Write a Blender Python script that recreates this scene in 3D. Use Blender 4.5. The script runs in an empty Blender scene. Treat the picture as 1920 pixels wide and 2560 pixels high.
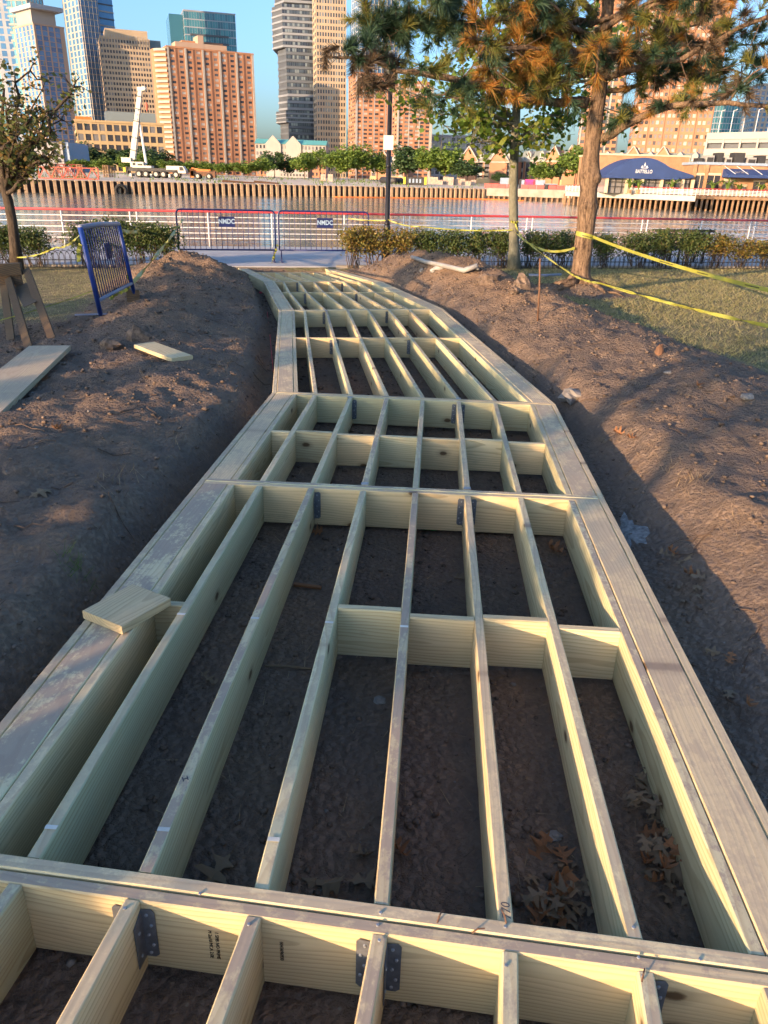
import bpy, math, random
import numpy as np
from mathutils import Vector, Matrix, Quaternion, noise as mnoise
random.seed(7); rng = np.random.default_rng(7)
R = math.radians
scene = bpy.context.scene
C = scene.collection

# ---------------------------------------------------------------- camera
F_PX, PITCH, ROLL, CAM_Z = 1862.0, R(24.15), R(1.5), 1.65
def basis(p, r):
    right, up, fwd = Vector((1, 0, 0)), Vector((0, math.sin(p), math.cos(p))), Vector((0, math.cos(p), -math.sin(p)))
    c, s = math.cos(r), math.sin(r)
    return right*c + up*s, up*c - right*s, fwd
CX, CY, CF = basis(PITCH, ROLL)
CAM = Vector((0, 0, CAM_Z))
cam_data = bpy.data.cameras.new('camera')
cam_data.sensor_fit = 'VERTICAL'; cam_data.sensor_height = 36.0; cam_data.sensor_width = 27.0
cam_data.lens = 36.0*F_PX/2560.0
cam_data.clip_start = 0.05; cam_data.clip_end = 6000
cam = bpy.data.objects.new('camera', cam_data); C.objects.link(cam)
cam.matrix_world = Matrix(((CX.x, CY.x, -CF.x, 0), (CX.y, CY.y, -CF.y, 0), (CX.z, CY.z, -CF.z, CAM_Z), (0, 0, 0, 1)))
scene.camera = cam
# ---------------------------------------------------------------- sky and sun
SUN_AZ, SUN_EL = R(44), R(10.5)          # the direction the light travels (from +Y towards +X), and its elevation
world = bpy.data.worlds.new('World'); scene.world = world; world.use_nodes = True
wn = world.node_tree
for n in list(wn.nodes): wn.nodes.remove(n)
wo = wn.nodes.new('ShaderNodeOutputWorld'); wb = wn.nodes.new('ShaderNodeBackground'); ws = wn.nodes.new('ShaderNodeTexSky')
ws.sky_type = 'NISHITA'; ws.sun_disc = False; ws.sun_elevation = SUN_EL; ws.sun_rotation = SUN_AZ + math.pi
ws.altitude = 0; ws.air_density = 0.95; ws.dust_density = 3.0; ws.ozone_density = 3.9
wb.inputs['Strength'].default_value = 0.135
wn.links.new(ws.outputs[0], wb.inputs[0]); wn.links.new(wb.outputs[0], wo.inputs[0])
sun_data = bpy.data.lights.new('sun', 'SUN'); sun_data.energy = 3.3; sun_data.angle = R(0.5); sun_data.color = (1.0, 0.66, 0.38)
sun = bpy.data.objects.new('sun', sun_data); C.objects.link(sun)
LDIR = Vector((math.cos(SUN_EL)*math.sin(SUN_AZ), math.cos(SUN_EL)*math.cos(SUN_AZ), -math.sin(SUN_EL)))
sun.rotation_euler = LDIR.to_track_quat('-Z', 'Y').to_euler()
sun.location = (-20, -20, 30)
vs = scene.view_settings
vs.view_transform = 'Standard'; vs.look = 'None'; vs.exposure = 1.74; vs.gamma = 1.0; vs.use_curve_mapping = False
scene.cycles.max_bounces = 4; scene.cycles.diffuse_bounces = 2; scene.cycles.glossy_bounces = 2
scene.cycles.transmission_bounces = 3; scene.cycles.transparent_max_bounces = 4
scene.cycles.use_denoising = True; scene.cycles.use_adaptive_sampling = True; scene.cycles.adaptive_threshold = 0.035
scene.cycles.sample_clamp_indirect = 8.0

# ---------------------------------------------------------------- pixel helpers (photo pixels, 1920 x 2560): used only to measure where things stand
def ray(px, py):
    return CX*((px-960)/F_PX) - CY*((py-1280)/F_PX) + CF
def PY(px, py, Y):                       # the point at world depth Y
    d = ray(px, py); return CAM + d*(Y/d.y)
def PZ(px, py, z):                       # the point at height z
    d = ray(px, py); return CAM + d*((z-CAM_Z)/d.z)

# ---------------------------------------------------------------- object helpers
def tag(o, label=None, cat=None, group=None, kind=None):
    if label: o['label'] = label
    if cat: o['category'] = cat
    if group: o['group'] = group
    if kind: o['kind'] = kind
    return o
def link(o, parent=None):
    C.objects.link(o)
    if parent is not None: o.parent = parent
    return o
def empty(name, loc=(0, 0, 0), rz=0.0, parent=None):
    o = bpy.data.objects.new(name, None); o.empty_display_size = 0.2
    o.location = loc; o.rotation_euler = (0, 0, rz)
    return link(o, parent)
def thing(name, label, cat, loc=(0, 0, 0), rz=0.0, group=None):
    return tag(empty(name, loc, rz), label, cat, group)
def inst(name, mesh, parent=None, loc=(0, 0, 0), rot=(0, 0, 0), sc=(1, 1, 1)):
    o = bpy.data.objects.new(name, mesh); o.location = loc; o.rotation_euler = rot
    o.scale = sc if hasattr(sc, '__len__') else (sc, sc, sc)
    return link(o, parent)
class MB:
    def __init__(s): s.v = []; s.f = []; s.m = []
    def add(s, vs, fs, mi=0):
        b = len(s.v); s.v += [tuple(p) for p in vs]
        s.f += [tuple(b+i for i in f) for f in fs]; s.m += [mi]*len(fs); return s
    def box(s, x0, x1, y0, y1, z0, z1, mi=0):
        return s.add([(x0,y0,z0),(x1,y0,z0),(x1,y1,z0),(x0,y1,z0),(x0,y0,z1),(x1,y0,z1),(x1,y1,z1),(x0,y1,z1)],
                     [(0,3,2,1),(4,5,6,7),(0,1,5,4),(1,2,6,5),(2,3,7,6),(3,0,4,7)], mi)
    def bar(s, a, b, w, h, up=(0, 0, 1), mi=0):          # a square bar from a to b
        a, b = Vector(a), Vector(b); d = (b-a).normalized(); u = Vector(up)
        x = d.cross(u)
        if x.length < 1e-4: x = d.cross(Vector((1, 0, 0)))
        x.normalize(); u = x.cross(d); p = []
        for c in (a, b):
            p += [c-x*w/2-u*h/2, c+x*w/2-u*h/2, c+x*w/2+u*h/2, c-x*w/2+u*h/2]
        return s.add(p, [(0,1,2,3),(7,6,5,4),(0,4,5,1),(1,5,6,2),(2,6,7,3),(3,7,4,0)], mi)
    def tube(s, pts, rad, n=8, cap=True, mi=0):
        pts = [Vector(p) for p in pts]
        if not hasattr(rad, '__len__'): rad = [rad]*len(pts)
        rings = []; prev = None
        for i, p in enumerate(pts):
            d = (pts[min(i+1, len(pts)-1)] - pts[max(i-1, 0)])
            if d.length < 1e-9: d = Vector((0, 0, 1))
            d.normalize()
            if prev is None:
                x = d.cross(Vector((0, 0, 1)))
                if x.length < 0.05: x = d.cross(Vector((0, 1, 0)))
            else:
                x = prev - d*prev.dot(d)
                if x.length < 1e-5: x = d.cross(Vector((0, 1, 0.3)))
            x.normalize(); prev = x; y = d.cross(x)
            rings.append([p + (x*math.cos(2*math.pi*k/n) + y*math.sin(2*math.pi*k/n))*rad[i] for k in range(n)])
        vs = [q for r in rings for q in r]; fs = []
        for i in range(len(pts)-1):
            for k in range(n):
                a, b = i*n+k, i*n+(k+1) % n
                fs.append((a, b, b+n, a+n))
        if cap:
            fs.append(tuple(range(n-1, -1, -1))); fs.append(tuple((len(pts)-1)*n+k for k in range(n)))
        return s.add(vs, fs, mi)
    def prism(s, poly, d, mi=0):                          # planar polygon extruded by the vector d
        n = len(poly); d = Vector(d); p = [Vector(q) for q in poly]; p += [q+d for q in p]
        return s.add(p, [tuple(range(n-1, -1, -1)), tuple(range(n, 2*n))] + [(i, (i+1) % n, n+(i+1) % n, n+i) for i in range(n)], mi)
    def mesh(s, name, mats, smooth=False):
        me = bpy.data.meshes.new(name); me.from_pydata(s.v, [], s.f)
        for m in (mats if isinstance(mats, (list, tuple)) else [mats]): me.materials.append(m)
        if any(s.m): me.polygons.foreach_set('material_index', s.m)
        if smooth: me.polygons.foreach_set('use_smooth', [True]*len(s.f))
        me.update(); return me
    def build(s, name, mats, parent=None, loc=(0, 0, 0), rot=(0, 0, 0), smooth=False):
        return inst(name, s.mesh(name, mats, smooth), parent, loc, rot)
def np_mesh(name, verts, faces, mat, smooth=False):       # verts (n,3), faces (m,k) arrays
    me = bpy.data.meshes.new(name); nv, nf, k = len(verts), len(faces), faces.shape[1]
    me.vertices.add(nv); me.vertices.foreach_set('co', np.asarray(verts, np.float32).ravel())
    me.loops.add(nf*k); me.loops.foreach_set('vertex_index', np.asarray(faces, np.int32).ravel())
    me.polygons.add(nf); me.polygons.foreach_set('loop_start', np.arange(0, nf*k, k, dtype=np.int32))
    me.polygons.foreach_set('loop_total', np.full(nf, k, np.int32))
    if smooth: me.polygons.foreach_set('use_smooth', np.ones(nf, bool))
    if mat: me.materials.append(mat)
    me.update(calc_edges=True); return me
def text_mesh(body, size, depth, mat, align='CENTER', bold=0.0, font_shear=0.0):
    cu = bpy.data.curves.new('lettering', 'FONT'); cu.body = body; cu.size = size; cu.extrude = depth; cu.align_x = align; cu.align_y = 'CENTER'
    cu.offset = bold; cu.shear = font_shear; cu.resolution_u = 3
    o = bpy.data.objects.new('lettering', cu); C.objects.link(o)
    dg = bpy.context.evaluated_depsgraph_get(); me = bpy.data.meshes.new_from_object(o.evaluated_get(dg))
    bpy.data.objects.remove(o); bpy.data.curves.remove(cu)
    me.materials.clear(); me.materials.append(mat); return me

# ---------------------------------------------------------------- numpy value noise
def vnoise(x, y, seed=0):
    xi, yi = np.floor(x).astype(np.int64), np.floor(y).astype(np.int64); xf, yf = x-xi, y-yi
    u, v = xf*xf*(3-2*xf), yf*yf*(3-2*yf)
    def h(a, b):
        n = (a*374761393 + b*668265263 + seed*144269504) & 0x7fffffff
        n = ((n ^ (n >> 13))*1274126177) & 0x7fffffff
        return ((n ^ (n >> 16)) & 0xffff)/65535.0
    return (h(xi, yi)*(1-u)+h(xi+1, yi)*u)*(1-v)+(h(xi, yi+1)*(1-u)+h(xi+1, yi+1)*u)*v
def fbm(x, y, oct=4, seed=0):
    s = np.zeros_like(x, dtype=float); a = 0.5
    for i in range(oct): s += a*(vnoise(x*2**i, y*2**i, seed+i*17)-0.5); a *= 0.5
    return s

# ---------------------------------------------------------------- materials
class NT:
    def __init__(s, name):
        s.mat = bpy.data.materials.new(name); s.mat.use_nodes = True; s.t = s.mat.node_tree
        for n in list(s.t.nodes): s.t.nodes.remove(n)
        s.out = s.t.nodes.new('ShaderNodeOutputMaterial')
    def n(s, typ, **kw):
        nd = s.t.nodes.new('ShaderNode'+typ); ins = kw.pop('ins', {})
        for k, v in kw.items(): setattr(nd, k, v)
        for k, v in ins.items():
            if hasattr(v, 'is_output') or isinstance(v, bpy.types.NodeSocket): s.t.links.new(v, nd.inputs[k])
            else: nd.inputs[k].default_value = v
        return nd
    def math(s, op, a, b=0.0, clamp=False):
        return s.n('Math', operation=op, use_clamp=clamp, ins={0: a, 1: b}).outputs[0]
    def mix(s, f, a, b, bt='MIX'):
        nd = s.n('Mix', data_type='RGBA', blend_type=bt)
        for i, v in ((0, f), (6, a), (7, b)):
            if isinstance(v, bpy.types.NodeSocket): s.t.links.new(v, nd.inputs[i])
            else: nd.inputs[i].default_value = v if i == 0 else (tuple(v)+(1,))[:4]
        return nd.outputs[2]
    def ramp(s, f, stops):
        nd = s.n('ValToRGB', ins={0: f}); e = nd.color_ramp.elements
        while len(e) < len(stops): e.new(0.5)
        for i, (p, c) in enumerate(stops):
            e[i].position = p; e[i].color = (tuple(c)+(1,))[:4] if hasattr(c, '__len__') else (c, c, c, 1)
        return nd.outputs[0]
    def noise(s, vec, scale, detail=3, rough=0.55, dist=0.0):
        return s.n('TexNoise', ins={'Vector': vec, 'Scale': scale, 'Detail': detail, 'Roughness': rough, 'Distortion': dist}).outputs[0]
    def mapv(s, vec, scale=(1, 1, 1), loc=(0, 0, 0)):
        return s.n('Mapping', ins={'Vector': vec, 'Scale': scale, 'Location': loc}).outputs[0]
    def bump(s, h, strength=0.4, dist=0.02):
        return s.n('Bump', ins={'Height': h, 'Strength': strength, 'Distance': dist}).outputs[0]
    def bsdf(s, color, rough=0.7, metal=0.0, normal=None, spec=0.5, **kw):
        ins = {'Base Color': color if isinstance(color, bpy.types.NodeSocket) else (tuple(color)+(1,))[:4], 'Roughness': rough, 'Metallic': metal, 'Specular IOR Level': spec}
        ins.update(kw)
        if normal is not None: ins['Normal'] = normal
        b = s.n('BsdfPrincipled', ins=ins); s.t.links.new(b.outputs[0], s.out.inputs[0]); return b
def plain(name, c, rough=0.6, metal=0.0, var=0.25, scale=6.0, bump=0.0, spec=0.5, c2=None, coord='Object'):
    t = NT(name); co = t.n('TexCoord').outputs[coord]
    f = t.noise(co, scale, 2, 0.6)
    d = c2 if c2 else tuple(x*(1-var) for x in c)
    e = c if c2 else tuple(min(1, x*(1+var*0.6)) for x in c)
    col = t.mix(t.ramp(f, [(0.3, 0), (0.7, 1)]), d, e)
    nm = t.bump(t.noise(co, scale*6, 2, 0.6), bump, 0.01) if bump else None
    t.bsdf(col, rough, metal, nm, spec); return t.mat
def leafmat(name, cols, trans=0.45, rough=0.55):
    t = NT(name); g = t.n('NewGeometry'); r = g.outputs['Random Per Island']
    st = [(i/max(1, len(cols)-1), c) for i, c in enumerate(cols)]
    col = t.ramp(r, st)
    b = t.n('BsdfPrincipled', ins={'Base Color': col, 'Roughness': rough, 'Specular IOR Level': 0.3})
    tr = t.n('BsdfTranslucent', ins={'Color': col})
    m = t.n('MixShader', ins={0: trans, 1: b.outputs[0], 2: tr.outputs[0]})
    t.t.links.new(m.outputs[0], t.out.inputs[0]); return t.mat

def wood_mat(name, pale, green, mud=1.0, seed=0.0, tint=(0.31, 0.235, 0.195)):
    t = NT(name); tc = t.n('TexCoord').outputs['Object']; rnd = t.n('ObjectInfo').outputs['Random']
    off = t.n('CombineXYZ', ins={0: t.math('MULTIPLY', rnd, 37.0), 1: t.math('MULTIPLY', rnd, 0.0), 2: 0.0}).outputs[0]
    co = t.n('VectorMath', operation='ADD', ins={0: tc, 1: off}).outputs[0]
    sp = t.n('SeparateXYZ', ins={0: co})
    wob = t.noise(t.mapv(co, (0.55, 1.5, 1.5)), 1.0, 1, 0.5)
    wob2 = t.noise(t.mapv(co, (0.45, 1.2, 1.2), (9, 3, 5)), 1.0, 1, 0.5)
    cy = t.math('ADD', sp.outputs[1], t.math('MULTIPLY', t.math('SUBTRACT', wob, 0.5), 0.16))
    cz = t.math('ADD', t.math('ADD', sp.outputs[2], t.math('MULTIPLY', t.math('SUBTRACT', rnd, 0.5), 0.22)), t.math('MULTIPLY', t.math('SUBTRACT', wob2, 0.5), 0.26))
    cy = t.math('ADD', cy, 0.05)
    r = t.math('SQRT', t.math('ADD', t.math('MULTIPLY', cy, cy), t.math('MULTIPLY', cz, cz)))
    r = t.math('ADD', r, t.math('MULTIPLY', t.noise(t.mapv(co, (2.2, 11, 11)), 1.0, 2), 0.034))
    ring = t.math('FRACT', t.math('MULTIPLY', r, 68.0))
    ringc = t.ramp(ring, [(0.0, 0.0), (0.55, 0.25), (0.86, 1.0), (0.97, 0.75), (1.0, 0.0)])
    streak = t.noise(t.mapv(co, (1.2, 70, 70)), 1.0, 1, 0.65)
    low = t.noise(t.mapv(co, (0.8, 4, 4), (4, 1, 2)), 1.0, 1, 0.6)
    base = t.mix(t.ramp(t.math('ADD', t.math('MULTIPLY', low, 0.75), t.math('MULTIPLY', rnd, 0.55)), [(0.42, 0), (0.86, 1)]), pale, green)
    late = t.mix(0.70, base, (0.27, 0.17, 0.07), 'MIX')
    col = t.mix(t.math('MULTIPLY', ringc, t.math('ADD', 0.12, t.math('MULTIPLY', low, 1.05))), base, late)
    col = t.mix(t.math('MULTIPLY', t.ramp(streak, [(0.35, 0), (0.75, 1)]), 0.28), col, tuple(x*0.55 for x in pale))
    wp = t.n('NewGeometry').outputs['Position']
    wc = t.mapv(co, (0.75, 1, 1)); d1 = t.noise(wc, 5.0, 5, 0.75); d2 = t.noise(wc, 30.0, 4, 0.75)
    # knots
    kv = t.n('CombineXYZ', ins={0: t.math('MULTIPLY', sp.outputs[0], 2.6), 1: t.math('ADD', t.math('MULTIPLY', sp.outputs[2], 4.6), t.math('MULTIPLY', rnd, 9.0))}).outputs[0]
    vo = t.n('TexVoronoi', voronoi_dimensions='2D', ins={'Vector': kv, 'Scale': 1.0}); sel = t.n('SeparateColor', ins={0: vo.outputs['Color']}).outputs[0]
    kd = t.math('ADD', vo.outputs['Distance'], t.math('MULTIPLY', t.math('LESS_THAN', sel, 0.80), 1.0))
    kd = t.math('ADD', kd, t.math('MULTIPLY', t.math('SUBTRACT', d2, 0.5), 0.05))
    col = t.mix(t.ramp(kd, [(0.045, 0.97), (0.062, 0.8), (0.085, 0.30), (0.17, 0.0)]), col, (0.10, 0.055, 0.025))
    tone = t.math('ADD', 0.80, t.math('MULTIPLY', t.math('FRACT', t.math('MULTIPLY', rnd, 13.3)), 0.34)); col = t.mix(1.0, col, t.n('CombineColor', ins={0: tone, 1: tone, 2: tone}).outputs[0], 'MULTIPLY')
    # end grain and dirt
    nz = t.n('SeparateXYZ', ins={0: t.n('NewGeometry').outputs['Normal']}).outputs[2]
    top = t.ramp(nz, [(0.80, 0), (0.92, 1)])
    dm = t.ramp(t.math('ADD', t.math('MULTIPLY', d1, 0.62), t.math('MULTIPLY', d2, 0.42)), [(0.465, 0.0), (0.535, 0.95)])
    dm = t.math('MULTIPLY', dm, t.math('ADD', 0.25, t.math('MULTIPLY', t.math('FRACT', t.math('MULTIPLY', rnd, 7.7)), 0.75)))
    gray = t.mix(t.math('MULTIPLY', top, 0.34*min(1, mud)), col, (0.60, 0.49, 0.345))
    col = t.mix(t.math('MULTIPLY', t.math('MULTIPLY', dm, top), 0.85*mud), gray, tint)
    sm = t.ramp(d1, [(0.62, 0), (0.80, 0.4)])
    col = t.mix(sm, col, (0.20, 0.15, 0.11))
    nm = t.bump(streak, 0.3, 0.003)
    t.bsdf(col, 0.72, 0, nm, 0.25); return t.mat
M = {}
M['wood'] = wood_mat('treated_pine', (0.72, 0.555, 0.315), (0.56, 0.53, 0.32), 0.95)
M['wood_clean'] = wood_mat('fresh_pine', (0.70, 0.54, 0.31), (0.58, 0.51, 0.31), 0.15)
M['wood_grey'] = wood_mat('muddy_pine', (0.55, 0.44, 0.28), (0.48, 0.42, 0.29), 0.8)
M['wood_old'] = wood_mat('old_brown_wood', (0.105, 0.068, 0.044), (0.085, 0.062, 0.042), 0.12)
def dirt_mat():
    t = NT('soil_and_lawn'); co = t.n('NewGeometry').outputs['Position']; at = t.n('Attribute', attribute_name='lawn').outputs['Fac']
    at2 = t.n('Attribute', attribute_name='dry').outputs['Fac']
    a = t.noise(co, 1.3, 3, 0.65); b = t.noise(co, 13, 6, 0.74)
    soil = t.mix(t.ramp(a, [(0.38, 0), (0.66, 1)]), (0.20, 0.15, 0.118), (0.275, 0.19, 0.128))
    soil = t.mix(t.ramp(b, [(0.35, 0.55), (0.62, 0)]), soil, (0.135, 0.103, 0.083))
    soil = t.mix(t.math('MULTIPLY', at2, 0.8), soil, t.mix(b, (0.20, 0.125, 0.08), (0.29, 0.20, 0.13)))
    vo = t.n('TexVoronoi', ins={'Vector': co, 'Scale': 26.0, 'Randomness': 1.0}); sel = t.n('SeparateColor', ins={0: vo.outputs['Color']}).outputs[0]
    peb = t.math('MULTIPLY', t.ramp(vo.outputs['Distance'], [(0.10, 1), (0.16, 0)]), t.math('GREATER_THAN', sel, 0.93))
    soil = t.mix(peb, soil, (0.26, 0.23, 0.19))
    g = t.noise(co, 3.0, 3, 0.7); g2 = t.noise(t.mapv(co, (60, 16, 16)), 1.0, 1, 0.7)
    grass = t.mix(t.ramp(g, [(0.38, 0), (0.62, 1)]), (0.15, 0.155, 0.07), (0.34, 0.28, 0.15))
    grass = t.mix(t.ramp(g2, [(0.35, 0.6), (0.65, 0)]), grass, (0.12, 0.095, 0.06))
    edge = t.ramp(t.math('ADD', at, t.math('MULTIPLY', t.math('SUBTRACT', b, 0.5), 0.7)), [(0.42, 0), (0.60, 1)])
    col = t.mix(edge, soil, grass)
    v2 = t.n('TexVoronoi', ins={'Vector': t.n('VectorMath', operation='ADD', ins={0: co, 1: t.n('CombineXYZ', ins={0: t.math('MULTIPLY', b, 0.08), 1: t.math('MULTIPLY', a, 0.08)}).outputs[0]}).outputs[0], 'Scale': 34.0}).outputs['Distance']
    h = t.math('SUBTRACT', t.math('MULTIPLY', b, 1.0), t.math('MULTIPLY', v2, 0.28))
    t.bsdf(col, 0.95, 0, t.bump(h, 1.0, 0.06), 0.15); return t.mat
M['soil'] = dirt_mat()
M['clod'] = plain('soil_clods', (0.17, 0.125, 0.095), 0.95, var=0.5, scale=20, bump=0.5, spec=0.1)
M['stone'] = plain('pale_stone', (0.22, 0.20, 0.18), 0.9, var=0.3, scale=12, bump=0.4)
M['cement'] = plain('spilt_cement', (0.24, 0.235, 0.225), 0.95, var=0.55, scale=30, bump=0.5)
M['path'] = plain('promenade_concrete', (0.36, 0.36, 0.37), 0.9, var=0.14, scale=1.5, bump=0.15)
M['concrete'] = plain('concrete', (0.33, 0.29, 0.235), 0.9, var=0.25, scale=0.6, bump=0.2)
M['blue'] = plain('blue_paint', (0.012, 0.045, 0.25), 0.42, var=0.3, scale=5)
M['grey_pipe'] = plain('grey_painted_tube', (0.22, 0.23, 0.30), 0.45, var=0.15, scale=4)
M['navy'] = plain('navy_paint', (0.012, 0.022, 0.11), 0.45, var=0.2)
M['white'] = plain('white_paint', (0.60, 0.60, 0.59), 0.5, var=0.06)
M['red'] = plain('red_paint', (0.52, 0.05, 0.055), 0.5, var=0.18, scale=2)
M['black'] = plain('black_paint', (0.014, 0.014, 0.016), 0.4, var=0.2)
M['dark_steel'] = plain('dull_zinc', (0.16, 0.17, 0.19), 0.55, 0.5, var=0.25, scale=40)
M['steel'] = plain('galvanised_steel', (0.36, 0.38, 0.40), 0.5, 0.6, var=0.22, scale=30)
M['rust'] = plain('rusty_steel', (0.15, 0.075, 0.04), 0.85, var=0.35, scale=8, bump=0.2)
M['tape'] = plain('yellow_tape', (0.32, 0.315, 0.05), 0.45, var=0.12, scale=4)
M['white_chalk'] = plain('chalk', (0.6, 0.6, 0.55), 0.9)
M['ink'] = plain('black_ink', (0.02, 0.02, 0.02), 0.8, var=0.1)
M['pencil'] = plain('pencil_ink', (0.06, 0.06, 0.07), 0.8, var=0.1)
M['pvc'] = plain('grey_pvc', (0.30, 0.29, 0.27), 0.55, var=0.2, scale=5)
M['bottle'] = plain('green_plastic', (0.02, 0.24, 0.07), 0.2, var=0.3)
M['redribbon'] = plain('red_ribbon', (0.6, 0.03, 0.05), 0.5)
def bark(name, a, b, sx=9, sz=1.6, bmp=1.0):
    t = NT(name); co = t.n('TexCoord').outputs['Object']
    n1 = t.noise(t.mapv(co, (sx, sx, sz)), 2.0, 5, 0.7, 0.6); n2 = t.noise(co, 24, 4, 0.7)
    f = t.math('ADD', t.math('MULTIPLY', n1, 0.75), t.math('MULTIPLY', n2, 0.25))
    col = t.mix(t.ramp(f, [(0.36, 0), (0.62, 1)]), a, b)
    t.bsdf(col, 0.95, 0, t.bump(f, bmp, 0.06), 0.15); return t.mat
M['pine_bark'] = bark('pine_bark', (0.040, 0.026, 0.019), (0.29, 0.195, 0.125))
M['maple_bark'] = bark('smooth_bark', (0.10, 0.10, 0.075), (0.20, 0.19, 0.14), 3, 2.0, 0.4)
M['dark_bark'] = bark('dark_bark', (0.035, 0.028, 0.022), (0.10, 0.075, 0.055))
M['twig'] = plain('twig', (0.11, 0.07, 0.045), 0.9, var=0.4, scale=12)
M['needle_dark'] = leafmat('dark_needles', [(0.022, 0.055, 0.030), (0.040, 0.078, 0.038), (0.028, 0.062, 0.042)], 0.15)
M['needle_mid'] = leafmat('yellowing_needles', [(0.10, 0.13, 0.03), (0.20, 0.17, 0.035), (0.07, 0.10, 0.03)], 0.25)
M['needle_orange'] = leafmat('dead_orange_needles', [(0.42, 0.17, 0.035), (0.30, 0.14, 0.03), (0.20, 0.16, 0.035), (0.50, 0.23, 0.05)], 0.3)
M['needle_grey'] = leafmat('dry_brown_needles', [(0.075, 0.055, 0.038), (0.12, 0.08, 0.045), (0.05, 0.045, 0.03)], 0.15)
M['maple_leaf'] = leafmat('maple_leaves', [(0.07, 0.14, 0.025), (0.13, 0.21, 0.03), (0.09, 0.16, 0.025), (0.24, 0.26, 0.04), (0.16, 0.23, 0.035)], 0.5)
M['small_leaf'] = leafmat('small_leaves', [(0.06, 0.085, 0.03), (0.11, 0.14, 0.035), (0.08, 0.105, 0.035), (0.24, 0.15, 0.045), (0.065, 0.10, 0.035)], 0.4)
M['hedge_leaf'] = leafmat('hedge_leaves', [(0.045, 0.078, 0.026), (0.085, 0.12, 0.032), (0.062, 0.10, 0.03), (0.14, 0.14, 0.045)], 0.3)
M['hedge_yellow'] = leafmat('yellow_hedge_leaves', [(0.10, 0.12, 0.025), (0.22, 0.19, 0.04), (0.28, 0.16, 0.04), (0.12, 0.13, 0.03)], 0.35)
M['far_leaf'] = leafmat('far_tree_leaves', [(0.095, 0.16, 0.032), (0.15, 0.225, 0.04), (0.185, 0.26, 0.05), (0.115, 0.185, 0.036)], 0.4)
M['far_leaf_dark'] = leafmat('far_dark_leaves', [(0.035, 0.07, 0.024), (0.055, 0.095, 0.03), (0.042, 0.08, 0.028)], 0.2)
M['grass'] = leafmat('dry_grass', [(0.38, 0.31, 0.16), (0.28, 0.25, 0.11), (0.19, 0.20, 0.075), (0.44, 0.37, 0.20), (0.14, 0.17, 0.055)], 0.3, 0.8)
M['straw'] = leafmat('straw', [(0.40, 0.30, 0.18), (0.28, 0.20, 0.12), (0.10, 0.07, 0.05)], 0.25, 0.8)
M['green_grass'] = leafmat('green_grass', [(0.09, 0.15, 0.03), (0.13, 0.17, 0.05)], 0.3, 0.8)
M['dry_leaf'] = leafmat('dry_oak_leaves', [(0.22, 0.145, 0.08), (0.15, 0.09, 0.05), (0.27, 0.20, 0.125), (0.12, 0.10, 0.06)], 0.2, 0.75)
M['dry_leaf_red'] = leafmat('rusty_leaves', [(0.24, 0.10, 0.05), (0.32, 0.16, 0.07)], 0.2, 0.75)
# ================================================================ the setting
def Rm(p, r):
    x, y, f = basis(p, r); return Matrix(((x.x, y.x, -f.x), (x.y, y.y, -f.y), (x.z, y.z, -f.z)))
DECK_H = 1.6295
G = Matrix.Translation(CAM) @ (Rm(PITCH, ROLL) @ Rm(R(23.5153), R(1.7395)).transposed()).to_4x4() @ Matrix.Translation((0, 0, -DECK_H))
def dq(u, v): return -0.259*u + 0.966*v
def drop(u, v): return float(np.interp(dq(u, v), [10.81, 15.47, 20.08], [0, 0.14, 0.32]))
def dp(u, v, z=0.0): return G @ Vector((u, v, z-drop(u, v)))
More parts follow.
